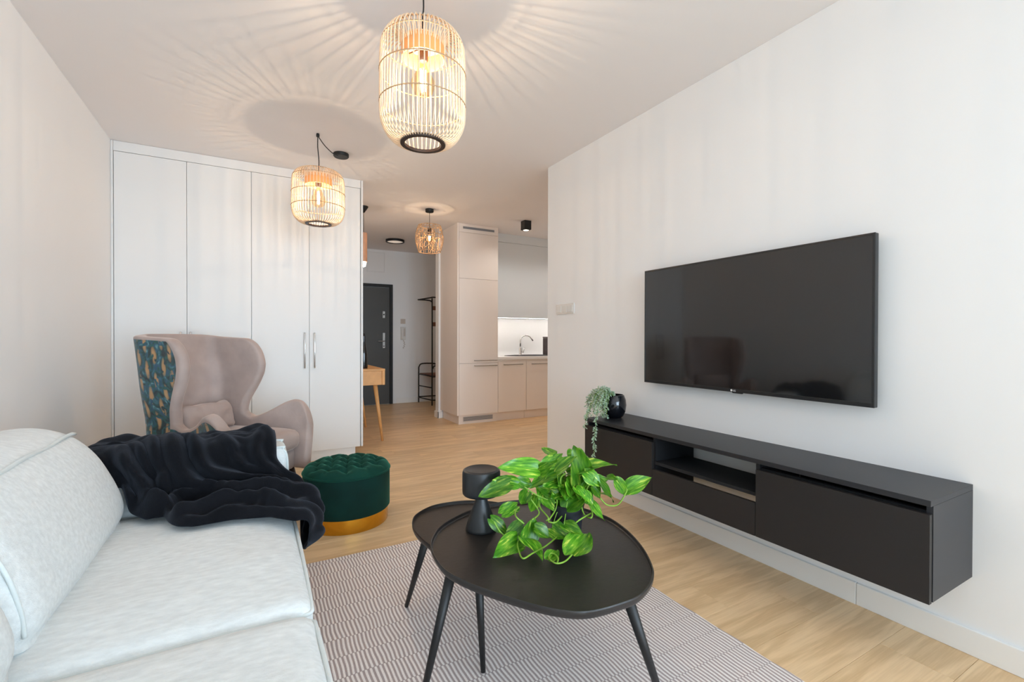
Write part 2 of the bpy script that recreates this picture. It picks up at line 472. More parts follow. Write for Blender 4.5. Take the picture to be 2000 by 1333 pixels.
def text_mesh(name, s, size, m, parent, mw, depth=0.0005):
    cu = bpy.data.curves.new(name, 'FONT'); cu.body = s; cu.size = size; cu.extrude = depth
    t = bpy.data.objects.new(name + '_tmp', cu); COL.objects.link(t)
    dg = bpy.context.evaluated_depsgraph_get()
    me = bpy.data.meshes.new_from_object(t.evaluated_get(dg))
    bpy.data.objects.remove(t)
    me.name = name
    me.materials.clear()
    me.transform(mw)
    return link(name, me, parent, [m])

# ================================================================ SETTING
XL, XR, YB, YW, YE, H = -0.95, 2.271, -3.4, 4.561, 8.0, 2.65
HL, KX = 0.75, 4.6

fl = struct(box('floor', XL - 0.1, KX + 0.1, YB - 0.1, YE + 0.1, -0.12, -0.014, M['gap']))
rnd = random.Random(4)
PW, PL = 0.2126, 1.30
joint0 = {1.253: 1.764, 1.040: 2.045, 0.828: 1.55, 1.466: 2.6, 0.615: 2.05}
k = math.floor((YB - 1.253) / PW)
y = 1.253 + k * PW
while y < YE:
    j = None
    for yy, jx in joint0.items():
        if abs(yy - y) < 0.02: j = jx
    if j is None: j = rnd.uniform(0, PL)
    xmax = XR + 0.04 if y < 3.25 else KX
    if y > 6.4: xmax = 3.7
    xmin = XL if y < YW + 0.1 else HL - 0.02
    x = j - PL * math.ceil((j - xmin) / PL)
    while x < xmax:
        a, b_ = max(x, xmin), min(x + PL, xmax)
        if b_ - a > 0.02:
            bm = bmesh.new(); add_box(bm, -(b_ - a) / 2 + 0.0005, (b_ - a) / 2 - 0.0005, -PW / 2 + 0.0005, PW / 2 - 0.0005, -0.014, 0, 0.0009)
            o = obj('plank', bm, M['plank'], fl, loc=((a + b_) / 2, y + PW / 2, 0))
        x += PL
    y += PW

struct(box('ceiling', XL - 0.1, KX + 0.1, YB - 0.1, YE + 0.1, H, H + 0.1, M['ceil']))
struct(box('wall_left', XL - 0.12, XL, YB - 0.12, 5.3, 0, H, M['wall']))
wr = bmesh.new()
add_box(wr, XR, XR + 0.15, -1.0, 3.41, 0, H, 0.002)
add_box(wr, XR, XR + 0.15, -3.0, -1.0, 2.45, H)
add_box(wr, XR, XR + 0.15, -3.0, -1.0, 0, 0.12)
add_box(wr, XR, XR + 0.15, YB - 0.12, -3.0, 0, H)
struct(obj('wall_right', wr, M['wall']))
bm = bmesh.new()
for (y0, y1, z0, z1) in ((-3.0, -2.94, .12, 2.45), (-1.06, -1.0, .12, 2.45), (-2.94, -1.06, .12, .18), (-2.94, -1.06, 2.39, 2.45), (-2.03, -1.97, .18, 2.39)):
    add_box(bm, XR + .04, XR + .10, y0, y1, z0, z1, 0.004)
w = struct(obj('window_3', bm, M['trim']))  # unseen side window, put in so light reaches the left wall
box('pane', XR + .068, XR + .073, -2.94, -1.06, .18, 2.39, M['glass'], w)
struct(box('wall_wardrobe', XL, HL, 5.04, 5.16, 0, H, M['wall']))
struct(box('wall_hall_left', HL - 0.12, HL, 5.16, YE + 0.12, 0, H, M['wall']))
struct(box('wall_hall_end', HL, 3.7, YE, YE + 0.12, 0, H, M['wall']))
struct(box('wall_hall_right', 3.6, 3.72, 6.36, YE, 0, H, M['wall']))
struct(box('wall_kitchen_back', 2.295, KX, 6.235, 6.36, 0, H, M['wall'], bev=0.002))
struct(box('wall_kitchen_right', KX, KX + 0.12, 3.29, 6.36, 0, H, M['wall']))
struct(box('wall_kitchen_front', XR + 0.15, KX, 3.29, 3.41, 0, H, M['wall']))
# wall behind the camera with two glazed openings
wb = bmesh.new()
add_box(wb, XL, -0.75, YB - 0.12, YB, 0, H)
add_box(wb, 0.55, 0.80, YB - 0.12, YB, 0, H)
add_box(wb, 2.10, XR, YB - 0.12, YB, 0, H)
add_box(wb, -0.75, 0.55, YB - 0.12, YB, 2.45, H)
add_box(wb, 0.80, 2.10, YB - 0.12, YB, 2.45, H)
add_box(wb, -0.75, 0.55, YB - 0.12, YB, 0, 0.12)
add_box(wb, 0.80, 2.10, YB - 0.12, YB, 0, 0.12)
struct(obj('wall_back', wb, M['wall']))
for i, (a, b_) in enumerate(((-0.75, 0.55), (0.80, 2.10))):
    bm = bmesh.new()
    for (x0, x1, z0, z1) in ((a, a + .06, .12, 2.45), (b_ - .06, b_, .12, 2.45), (a + .06, b_ - .06, .12, .18), (a + .06, b_ - .06, 2.39, 2.45), ((a + b_) / 2 - .03, (a + b_) / 2 + .03, .18, 2.39)):
        add_box(bm, x0, x1, YB - 0.10, YB - 0.04, z0, z1, 0.004)
    w = struct(obj('window_%d' % (i + 1), bm, M['trim']))
    box('pane', a + .06, b_ - .06, YB - 0.075, YB - 0.07, .18, 2.39, M['glass'], w)

# baseboards
def baseboard(name, x0, x1, y0, y1):
    return struct(box(name, x0, x1, y0, y1, 0, 0.094, M['trim'], bev=0.003))
br = baseboard('baseboard_right', XR - 0.014, XR, YB, 1.0)
for (a, b_) in ((1.001, 3.41),):
    box('board', XR - 0.014, XR, a, 3.425, 0, 0.094, M['trim'], br, bev=0.0015)
struct(box('baseboard_end', XR - 0.014, XR + 0.3, 3.41, 3.424, 0, 0.094, M['trim'], bev=0.003))
baseboard('baseboard_left', XL, XL + 0.014, YB, YW)
baseboard('baseboard_back', 2.10 + 0.07, 3.6, YE - 0.014, YE)
bk = baseboard('baseboard_kitchen', 2.281, 2.295, 6.221, 6.374)
box('board', 2.281, 2.352, 6.221, 6.235, 0, 0.094, M['trim'], bk, bev=0.003)

# entry door
dx0, dx1, dz = 1.17, 2.10, 2.062
bm = bmesh.new()
add_box(bm, dx0, dx0 + .05, YE - .035, YE + .02, 0, dz, .003)
add_box(bm, dx1 - .05, dx1, YE - .035, YE + .02, 0, dz, .003)
add_box(bm, dx0 + .05, dx1 - .05, YE - .035, YE + .02, dz - .05, dz, .003)
d1 = struct(obj('door_1', bm, M['black_metal']))
box('door_leaf', dx0 + .055, dx1 - .055, YE - .025, YE + .02, 0.006, dz - .055, M['door'], d1, bev=.003)
bm = bmesh.new(); add_box(bm, 1.925, 1.968, YE - .034, YE - .0255, 1.48, 1.60, .004)
lk = obj('lock_plate', bm, M['steel'], d1)
bm = bmesh.new(); add_lathe(bm, [(0, .006), (.011, .006), (.012, 0), (0, 0)], 16)
o = obj('keyhole_cylinder', bm, M['black_metal'], lk, True); o.rotation_euler = (pi / 2, 0, 0); o.location = (1.946, YE - .034, 1.54)
hp = box('handle_plate', 1.925, 1.968, YE - .036, YE - .0255, 0.965, 1.23, M['steel'], d1, bev=.004)
tube('door_handle', smooth_pts([(1.946, YE - .036, 1.085), (1.946, YE - .085, 1.085), (1.935, YE - .095, 1.085), (1.83, YE - .095, 1.085)], 4), .009, M['steel'], hp)
bm = bmesh.new(); add_lathe(bm, [(0, .006), (.009, .006), (.010, 0), (0, 0)], 16)
o = obj('keyhole', bm, M['black_metal'], hp, True); o.rotation_euler = (pi / 2, 0, 0); o.location = (1.946, YE - .036, 1.0)

# ================================================================ WARDROBE
wx = [-0.932, -0.473, -0.016, 0.441, 0.890]
t = thing('wardrobe', 'tall white built-in wardrobe with four flat doors and slim bar handles', 'wardrobe', (0, YW, 0))
yb = 0.47
box('carcass', XL + .001, 0.895, 0.026, yb, 0.105, 2.64, M['white'], t)
box('filler_strip', -0.949, -0.9345, 0.0, 0.026, 0.0, 2.648, M['white'], t, bev=.0015)
box('top_panel', -0.9325, 0.893, 0.0, 0.026, 2.5715, 2.648, M['white'], t, bev=.001)
box('side_panel', 0.8965, 0.915, -0.002, yb, 0.103, 2.649, M['white'], t, bev=.001)
box('plinth', -0.948, 0.855, 0.06, 0.078, 0, 0.104, M['trim'], t)
for i in range(4):
    d = box('door', wx[i] + .0015, wx[i + 1] - .0015, 0.0, 0.020, 0.103, 2.568, M['white'], t, bev=.0015)
    hx = {0: -0.512, 1: -0.446, 2: 0.402, 3: 0.484}[i]
    tube('handle', [(hx, -.004, 1.185), (hx, -.030, 1.185), (hx, -.0301, 1.18), (hx, -.0301, .875), (hx, -.030, .87), (hx, -.004, .87)], .0055, M['chrome'], d, 8)

# ================================================================ KITCHEN
KY = 5.6075
t = thing('tall_kitchen_cabinet', 'tall greige kitchen cabinet up to the ceiling at the end of the counter', 'cabinet', (0, KY, 0))
box('carcass', 2.3465, 2.921, 0.021, 0.622, 0.12, 2.645, M['greige'], t)
box('side_panel', 2.32, 2.346, 0.0, 0.622, 0.12, 2.649, M['greige'], t, bev=.001)
box('top_panel', 2.348, 2.921, 0.0, 0.02, 2.537, 2.649, M['greige'], t, bev=.001)
v = box('vent_grille', 2.40, 2.86, -0.004, 0.0, 2.582, 2.612, M['grille'], t)
for i in range(3): box('louvre', 2.405, 2.855, -0.008, -0.0042, 2.586 + i * .009, 2.5905 + i * .009, M['grille'], v)
for (z0, z1, hz) in ((1.930, 2.534, None), (0.808, 1.927, 0.842), (0.122, 0.804, 0.772)):
    d = box('door', 2.349, 2.920, 0.0, 0.019, z0, z1, M['greige'], t, bev=.0015)
    if hz: tube('handle', [(2.566, -.002, hz), (2.566, -.028, hz), (2.572, -.030, hz), (2.890, -.030, hz), (2.896, -.028, hz), (2.896, -.002, hz)], .006, M['steel'], d, 8)
box('plinth', 2.372, 2.921, 0.035, 0.05, 0, 0.119, M['greige'], t)
box('plinth_side', 2.357, 2.372, 0.035, 0.61, 0, 0.119, M['greige'], t)
g = box('plinth_grille', 2.42, 2.86, 0.031, 0.035, 0.035, 0.095, M['silver'], t)
for i in range(4): box('louvre', 2.43, 2.85, 0.0265, 0.031, 0.042 + i * .013, 0.049 + i * .013, M['grille'], g)

cells = [(2.924, 3.374), (3.378, 3.97), (3.974, 4.58)]
for i, (a, b_) in enumerate(cells):
    lab = ['narrow greige base cabinet right beside the tall cabinet', 'greige base cabinet under the kitchen sink, cut by the white wall', 'greige base cabinet at the far right of the kitchen counter'][i]
    t = thing('base_cabinet', lab, 'cabinet', (0, KY, 0), group='greige kitchen base cabinets')
    box('carcass', a, b_, 0.021, 0.61, 0.12, 0.835, M['greige'], t)
    box('rail', a, b_, 0.012, 0.021, 0.822, 0.840, M['greige'], t)
    d = box('door', a + .001, b_ - .001, 0.0, 0.019, 0.122, 0.815, M['greige'], t, bev=.0015)
    c0, c1 = a + 0.09, b_ - 0.07
    tube('handle', [(c0, -.002, .775), (c0, -.028, .775), (c0 + .006, -.030, .775), (c1 - .006, -.030, .775), (c1, -.028, .775), (c1, -.002, .775)], .006, M['steel'], d, 8)
    box('plinth', a, b_, 0.055, 0.07, 0, 0.118, M['greige'], t)
bm = bmesh.new(); wx0, wx1, wy0, wy1 = 2.9235, 4.595, KY - .005, KY + .622; ec = (3.64, 5.93)
rgs = []
for k in range(48):
    a = k * 2 * pi / 48 + .001; dx, dy = cos(a), sin(a)
    tt = min((((wx1 if dx > 0 else wx0) - ec[0]) / dx), (((wy1 if dy > 0 else wy0) - ec[1]) / dy))
    rgs.append([(ec[0] + .40 * dx, ec[1] + .225 * dy), (ec[0] + dx * tt, ec[1] + dy * tt)])
lay = [[bm.verts.new((q[w][0], q[w][1], z)) for q in rgs] for (w, z) in ((0, .88), (1, .88), (1, .843), (0, .843))]
for L0, L1 in zip(lay, lay[1:] + lay[:1]):
    for k in range(48): bm.faces.new((L0[k], L0[(k + 1) % 48], L1[(k + 1) % 48], L1[k]))
tag(obj('worktop', bm, M['worktop']), 'white kitchen worktop over the base cabinets', 'worktop')
struct(box('trim_1', 2.9235, 4.595, 6.222, 6.2345, 0.881, 1.438, M['splash']))
for i, (a, b_) in enumerate(((2.924, 3.95), (3.954, 4.58))):
    t = thing('wall_cabinet', ['glossy pale grey-white wall cabinet next to the tall cabinet, above the sink tap', 'glossy wall cabinet farther right behind the white living room wall'][i], 'cabinet', (0, 5.87, 0), group='glossy kitchen wall cabinets')
    box('carcass', a, b_, 0.021, 0.35, 1.442, 2.645, M['white_gloss'], t)
    box('door', a + .001, b_ - .001, 0.0, 0.019, 1.436, 2.523, M['white_gloss'], t, bev=.0015)
    box('top_panel', a, b_, 0.002, 0.02, 2.527, 2.649, M['white_gloss'], t)
    box('light_strip', a + .01, b_ - .01, 0.035, 0.05, 1.4365, 1.4415, M['led'], t)
# sink and tap
t = thing('kitchen_sink', 'dark inset sink in the white kitchen worktop', 'sink', (3.64, 5.93, 0.881))
bm = bmesh.new()
add_lathe(bm, [(.375, 0.0), (.41, 0.0), (.405, .004), (.37, .006), (.30, -.03), (.0, -.033)], 40, (0, 0, 0), 1.05, .60)
obj('basin', bm, M['lamp_black'], t, True)
bm = bmesh.new(); add_lathe(bm, [(0, -.028), (.035, -.028), (.04, -.032), (0, -.034)], 20); obj('drain', bm, M['steel'], t, True)
t = thing('kitchen_tap', 'chrome kitchen tap with high curved spout at the sink', 'tap', (3.495, 5.985, 0.888))
lathe('base', [(0, 0), (.026, 0), (.026, .012), (.021, .02), (.021, .10), (.016, .115), (0, .115)], M['chrome'], t, 20)
sp = [(0, 0, .11), (0, 0, .22)] + [(.095 - .095 * cos(a), -.03 * a / pi, .22 + .075 * sin(a)) for a in [i * pi / 12 for i in range(1, 10)]] + [(.205, -.03, .215)]
tube('spout', sp, .0105, M['chrome'], t, 12)
tube('lever', [(.02, -.0, .055), (.05, -.01, .06), (.062, -.012, .115)], .008, M['chrome'], t)
lathe('knob', [(0, 0), (.018, 0), (.02, .02), (.016, .03), (0, .032)], M['chrome'], t, 16, (.036, -.01, .035))
t = thing('canister', 'dark brown upright container beside the sink, half hidden by the wall', 'container', (3.955, 5.93, 0.8885))
box('body', -.05, .05, -.07, .07, 0, .255, M['brown_box'], t, bev=.008)
box('lid', -.052, .052, -.072, .072, .256, .275, M['brown_box'], t, bev=.006)

# ================================================================ HALL
t = thing('fuse_box', 'flat white fuse box cover above the entry door', 'panel', (1.82, YE, 2.437))
bm = bmesh.new()
for (x0, x1, z0, z1) in ((-.155, -.143, -.175, .175), (.143, .155, -.175, .175), (-.143, .143, -.175, -.163), (-.143, .143, .163, .175)):
    add_box(bm, x0, x1, -.014, -.001, z0, z1, .001)
obj('frame', bm, M['wall'], t)
box('cover', -.140, .140, -.011, -.001, -.160, .160, M['wall'], t, bev=.001)
t = thing('wall_switch', 'small white switch above the intercom by the entry door', 'switch', (2.285, YE, 1.432))
box('plate', -.042, .042, -.010, -.001, -.042, .042, M['plate_beige'], t, bev=.002)
box('rocker', -.028, .028, -.014, -.0101, -.030, .030, M['plate_beige'], t, bev=.002)
t = thing('intercom', 'white intercom handset with a short coiled cord by the entry door', 'intercom', (2.285, YE, 1.22))
box('base', -.045, .045, -.025, -.001, -.115, .115, M['plate'], t, bev=.006)
bm = bmesh.new(); add_rounded(bm, (-.022, -.045, 0), (.036, .035, .215), .012, 5, xf=lambda p: Vector((p.x, p.y + 1.2 * p.z * p.z - .006, p.z)))
obj('handset', bm, M['plate'], t, True)
box('button_panel', .008, .035, -.028, -.0251, -.05, .09, M['plate_beige'], t, bev=.001)
cp = [(.0 + .012 * cos(i * .9) - .0 + .02 * sin(i / 26 * pi), -.03 + .006 * sin(i * .9), -.115 - .0055 * i) for i in range(28)]
tube('cord', cp, .004, M['plate_beige'], t, 6)

# coat rack with bench
t = thing('coat_rack', 'black metal hall bench with tall coat rail and wooden hook boards', 'coat rack', (0, 0, 0))
A = (2.55, 7.94); B = (2.62, 7.43)
fr = bmesh.new()
zs = .632
back = [(2.55, 7.93, 0), (2.55, 7.93, .55), (2.56, 7.93, .64), (2.61, 7.93, .685), (2.80, 7.93, .685), (2.88, 7.93, .66), (2.91, 7.93, .58), (2.92, 7.93, 0)]
obj('bench_frame', add_tube(fr, smooth_pts(back, 4), .011), M['black_metal'], t, True); fr = bmesh.new()
front = [(2.62, 7.43, 0), (2.62, 7.43, .55), (2.635, 7.43, .63), (2.68, 7.43, .67), (2.95, 7.43, .67), (3.01, 7.43, .63), (3.03, 7.43, .55), (3.03, 7.43, 0)]
add_tube(fr, smooth_pts(front, 4), .011)
o = obj('bench_frame', fr, M['black_metal'], t, True)
for nm, pts in (('side_rail', [(2.55, 7.93, .30), (2.62, 7.43, .30)]), ('side_rail', [(2.55, 7.93, .09), (2.62, 7.43, .09)]), ('side_rail', [(2.92, 7.93, .09), (3.03, 7.43, .09)]),
                ('back_rail', [(2.55, 7.93, .10), (2.92, 7.93, .10)]), ('front_rail', [(2.62, 7.43, .09), (3.03, 7.43, .09)]), ('seat_rail', [(2.55, 7.93, .505), (2.62, 7.43, .49)]), ('seat_rail', [(2.62, 7.43, .485), (3.03, 7.43, .485)])):
    tube(nm, pts, .010, M['black_metal'], t)
bm = bmesh.new()
vs = [bm.verts.new(p) for p in ((2.57, 7.92, .50), (2.90, 7.92, .50), (3.02, 7.44, .495), (2.63, 7.44, .495))]
f = bm.faces.new(vs); r = bmesh.ops.extrude_face_region(bm, geom=[f]); bmesh.ops.translate(bm, vec=(0, 0, .02), verts=[v for v in r['geom'] if isinstance(v, bmesh.types.BMVert)])
obj('seat', bm, M['wood_hook'], t)
tube('upright', smooth_pts([(2.645, 7.50, .0), (2.645, 7.50, 1.66), (2.643, 7.53, 1.76), (2.60, 7.62, 1.79), (2.52, 7.88, 1.815)], 5), .012, M['black_metal'], t)
tube('top_rail', smooth_pts([(2.52, 7.88, 1.815), (2.66, 7.66, 1.835), (2.72, 7.62, 1.845), (3.05, 7.60, 1.83)], 4), .011, M['black_metal'], t)
tube('upright', [(3.05, 7.60, 0), (3.05, 7.60, 1.83)], .012, M['black_metal'], t)
box('hook_board', 2.66, 3.04, 7.50, 7.52, 1.615, 1.685, M['wood_hook'], t, bev=.003)
box('hook_board', 2.66, 3.04, 7.50, 7.52, 1.34, 1.41, M['wood_hook'], t, bev=.003)

# desk
t = thing('desk', 'light oak desk on splayed round legs behind the wardrobe end', 'desk', (0, 0, 0))
box('top', .775, 1.248, 5.05, 6.15, .785, .806, M['oak_desk'], t, bev=.002)
box('body', .785, 1.215, 5.06, 6.14, .632, .7845, M['oak_desk'], t, bev=.003)
box('edge_frame', 1.2155, 1.247, 5.052, 6.148, .632, .7845, M['oak_desk'], t, bev=.003)
for (a, b_) in (((1.16, 5.14), (1.245, 5.16)), ((1.16, 6.05), (1.25, 6.06)), ((.86, 5.14), (.79, 5.16)), ((.86, 6.05), (.79, 6.06))):
    tube('leg', [(a[0], a[1], .632), (b_[0], b_[1], 0)], .02, M['oak_desk'], t, 14, radii=[.024, .013])
t = thing('bottle', 'tall slim black bottle standing on the desk', 'bottle', (1.055, 5.22, .8065))
lathe('body', [(0, 0), (.040, 0), (.042, .02), (.041, .16), (.036, .20), (.026, .24), (.020, .30), (.018, .355), (0, .355)], M['pot_black'], t, 24)
lathe('stopper', [(0, 0), (.013, 0), (.017, .012), (.010, .028), (0, .03)], M['pot_black'], t, 16, (0, 0, .356))

# ceiling fixtures
t = thing('ceiling_light', 'flat round black-rimmed ceiling light in the hall', 'ceiling light', (1.90, 7.08, H))
lathe('rim', [(.118, -.001), (.14, -.001), (.14, -.035), (.118, -.035), (.118, -.001)], M['black_metal'], t, 40)
lathe('diffuser', [(0, -.026), (.117, -.026), (.117, -.002), (0, -.002)], M['diffuser'], t, 40)
t = thing('ceiling_spot', 'black cube spotlight on the kitchen ceiling', 'spotlight', (3.06, 5.10, H), 0.0)
bm = bmesh.new(); add_box(bm, -.05, .05, -.05, .05, -.115, -.001, .003); obj('housing', bm, M['lamp_black'], t)
lathe('lens', [(0, -.1175), (.034, -.1175), (.036, -.1155), (0, -.1155)], M['spot_glow'], t, 24)
lathe('ring', [(.036, -.1155), (.036, -.119), (.041, -.119), (.041, -.1155), (.036, -.1155)], M['lamp_black'], t, 24)
sl = bpy.data.lights.new('spot_light', 'SPOT'); sl.energy = 8.5; sl.spot_size = rad(160); sl.spot_blend = .6; sl.color = (1, .94, .88); sl.shadow_soft_size = .03
so = bpy.data.objects.new('spot_light', sl); COL.objects.link(so); so.parent = t; so.location = (0, 0, -.125)
t = thing('ceiling_spot', 'second black cube spotlight added to brighten the kitchen, hidden by the wall', 'spotlight', (3.95, 5.10, H))  # extra fixture out of view, added to light the kitchen
box('housing', -.05, .05, -.05, .05, -.115, -.001, M['lamp_black'], t, bev=.003)
lathe('lens', [(0, -.1175), (.034, -.1175), (.036, -.1155), (0, -.1155)], M['spot_glow'], t, 24)
so = so.copy(); COL.objects.link(so); so.parent = t

def bulb_set(t, z, r, length, energy, col=(1, .85, .72), rad_=.012):
    """socket, glass bulb, filament and the bulb's own light, hanging down from height z"""
    lathe('socket', [(0, 0), (.020, 0), (.022, -.01), (.022, -.065), (.017, -.072), (0, -.072)], M['socket'], t, 20, (0, 0, z))
    b0 = z - .072
    pr = [(.013, 0), (.014, -.012), (r * .55, -length * .3), (r * .95, -length * .55), (r, -length * .68), (r * .8, -length * .88), (r * .4, -length * .98), (0, -length)]
    g = lathe('bulb', pr, M['bulb'], t, 24, (0, 0, b0))
    f = bmesh.new()
    for k in range(4):
        a = k * pi / 2
        add_tube(f, [(.011 * cos(a), .011 * sin(a), b0 - length * .22), (.007 * cos(a), .007 * sin(a), b0 - length * .78)], .0028, 6)
    obj('filament', f, M['filament'], g, True)
    l = bpy.data.lights.new('bulb_light', 'POINT'); l.energy = energy; l.color = col; l.shadow_soft_size = rad_
    lo = bpy.data.objects.new('bulb_light', l); COL.objects.link(lo); lo.parent = t; lo.location = (0, 0, b0 - length * .5)

def cage_pendant(name, label, loc, prof, rings, nrib, ring_r, z_in, energy):
    """bamboo lantern: upright ribs bent in at both ends, thin hoops, black bottom ring, inner wooden collar"""
    t = thing(name, label, 'pendant lamp', loc, group='bamboo lantern pendants')
    bm = bmesh.new()
    pts = smooth_pts([(r, 0, z) for r, z in prof], 4)
    add_tube(bm, pts, .0029, 6)
    rib0 = obj('rib', bm, M['bamboo'], t, True)
    for k in range(1, nrib):
        o = rib0.copy(); COL.objects.link(o); o.parent = t; o.rotation_euler = (0, 0, k * 2 * pi / nrib)
    for (r, z) in rings:
        tube('hoop', [(r * cos(a), r * sin(a), z) for a in [i * 2 * pi / 56 for i in range(56)]], .0026, M['bamboo_dark'], t, 6, True)
    zb = prof[-1][1]
    lathe('bottom_ring', [(ring_r - .012, zb - .006), (ring_r + .006, zb - .006), (ring_r + .006, zb + .006), (ring_r - .012, zb + .006), (ring_r - .012, zb - .006)], M['socket'], t, 48)
    lathe('inner_collar', [(.088, z_in), (.092, z_in), (.092, z_in - .07), (.088, z_in - .07), (.088, z_in)], M['collar'], t, 40)
    bm = bmesh.new()
    for k in range(3):
        a = k * 2 * pi / 3
        add_tube(bm, [(0, 0, z_in - .015), (.09 * cos(a), .09 * sin(a), z_in - .015)], .003, 6)
    obj('spider', bm, M['socket'], t, True)
    lathe('collar_lid', [(0, z_in + .001), (.092, z_in + .001), (.092, z_in + .006), (0, z_in + .006)], M['bamboo'], t, 40)
    bulb_set(t, z_in - .005, .052, .15, energy)
    return t

P1 = (0.643, 1.943, 0)
p1 = [(.090, 2.405), (.100, 2.440), (.122, 2.462), (.150, 2.450), (.172, 2.415), (.180, 2.370), (.182, 2.25), (.182, 2.12), (.176, 2.07), (.155, 2.025), (.125, 1.998), (.094, 1.990)]
t1 = cage_pendant('bamboo_pendant', 'large bamboo lantern pendant in front, nearest the camera', P1, p1, [(.175, 2.405), (.184, 2.285), (.184, 2.150), (.12, 2.465)], 54, .090, 2.420, 14)
tube('cord', smooth_pts([(0, 0, H), (.002, 0, 2.58), (-.002, 0, 2.52), (0, 0, 2.42)], 4), .0035, M['black_metal'], t1)
lathe('ceiling_hook', [(0, H - .024), (.011, H - .024), (.012, H - .012), (.010, H - .001), (0, H - .001)], M['black_metal'], t1, 16)
P2 = (0.419, 3.677, 0)
p2 = [(.090, 2.315), (.100, 2.345), (.122, 2.367), (.150, 2.358), (.172, 2.330), (.180, 2.290), (.182, 2.20), (.182, 2.10), (.176, 2.055), (.155, 2.015), (.125, 1.992), (.088, 1.986)]
t2 = cage_pendant('bamboo_pendant', 'squat bamboo lantern pendant hanging before the white wardrobe', P2, p2, [(.176, 2.320), (.184, 2.205), (.184, 2.105), (.12, 2.370)], 54, .084, 2.335, 13)
tube('cord', smooth_pts([(0, 0, 2.33), (.003, 0, 2.45), (-.005, 0, 2.55), (-.004, 0, 2.635)], 4), .0035, M['black_metal'], t2)
lathe('ceiling_hook', [(0, 0), (.011, 0), (.012, .012), (.010, .0235), (0, .0235)], M['black_metal'], t2, 16, (-.004, 0, 2.626))
tube('loose_cord', smooth_pts([(-.004, 0, 2.634), (.05, .08, 2.606), (.12, .18, 2.596), (.175, .27, 2.612)], 5), .0035, M['black_metal'], t2)
lathe('ceiling_rose', [(0, -.028), (.055, -.028), (.060, -.022), (.060, -.001), (0, -.001)], M['black_metal'], t2, 32, (.207, .308, H))

# woven hall pendant
t = thing('rattan_pendant', 'small loosely woven rattan pendant hanging in the hall', 'pendant lamp', (1.797, 5.19, 0))
rg = random.Random(7)
def hp_r(z):
    k = (z - 2.15) / .305
    return .128 + .115 * math.sin(min(1, max(0, k)) * pi * .62) * .42 - .075 * max(0, k - .35) ** 1.3
wv = bmesh.new()
for k in range(46):
    a0 = rg.uniform(0, 2 * pi); tw = rg.uniform(-1.5, 1.5); z0, z1 = rg.choice([(2.15, 2.455), (2.15, 2.34), (2.30, 2.455)])
    pts = []
    for i in range(11):
        z = z0 + (z1 - z0) * i / 10; r = hp_r(z) + rg.uniform(-.002, .002); a = a0 + tw * i / 10
        pts.append((r * cos(a), r * sin(a), z))
    add_tube(wv, pts, .0024, 5)
o = obj('woven_shade', wv, M['rattan'], t, True); o['kind'] = 'stuff'
for k in range(36):
    pass
for z, rr in ((2.455, None), (2.345, None), (2.152, None)):
    r = hp_r(z)
    tube('hoop', [(r * cos(a), r * sin(a), z) for a in [i * 2 * pi / 40 for i in range(40)]], .004, M['rattan'], t, 6, True)
rg = random.Random(9)
bm = bmesh.new()
for k in range(24):
    a = k * 2 * pi / 24 + rg.uniform(-.05, .05)
    add_tube(bm, [(hp_r(z) * cos(a), hp_r(z) * sin(a), z) for z in [2.15 + .305 * i / 8 for i in range(9)]], .0028, 5)
o = obj('shade_ribs', bm, M['rattan'], t, True); o['kind'] = 'stuff'
bulb_set(t, 2.43, .034, .095, 3.2)
tube('cord', [(0, 0, 2.425), (0, 0, 2.63)], .003, M['black_metal'], t)
lathe('ceiling_rose', [(0, -.035), (.045, -.035), (.048, -.03), (.048, -.001), (0, -.001)], M['black_metal'], t, 28, (0, 0, H))
tube('shade_spoke', [(-hp_r(2.455), 0, 2.455), (hp_r(2.455), 0, 2.455)], .003, M['rattan'], t)

# tube pendant over the desk
t = thing('tube_pendant', 'slim wooden tube pendant with black cone rose above the desk', 'pendant lamp', (1.10, 5.45, 0))
lathe('tube', [(.037, 2.015), (.040, 2.015), (.040, 2.345), (.004, 2.347), (.004, 2.340), (.037, 2.338), (.037, 2.015)], M['tube_wood'], t, 28)
tube('cord', [(0, 0, 2.346), (0, 0, 2.58)], .003, M['black_metal'], t)
lathe('ceiling_rose', [(0, -.075), (.012, -.07), (.050, -.012), (.052, -.001), (0, -.001)], M['black_metal'], t, 28, (0, 0, H))
lathe('bulb', [(.012, 2.08), (.026, 2.04), (.030, 2.0), (.022, 1.965), (0, 1.955)], M['spot_glow'], t, 20)
l = bpy.data.lights.new('bulb_light', 'POINT'); l.energy = 3.5; l.color = (1, .84, .70); l.shadow_soft_size = .02
lo = bpy.data.objects.new('bulb_light', l); COL.objects.link(lo); lo.parent = t; lo.location = (0, 0, 1.93)

# ================================================================ LIGHT SWITCH, TV, CONSOLE
t = thing('light_switch', 'white triple light switch plate at the edge of the TV wall', 'switch', (XR, 3.14, 1.388))
box('plate', -.009, -.0005, -.124, .124, -.043, .043, M['plate'], t, bev=.002)
for y0, y1 in ((.049, .112), (-.03, .033), (-.038, -.108)):
    a, b_ = min(y0, y1), max(y0, y1)
    box('rocker', -.014, -.0092, a, b_, -.030, .030, M['plate'], t, bev=.002)

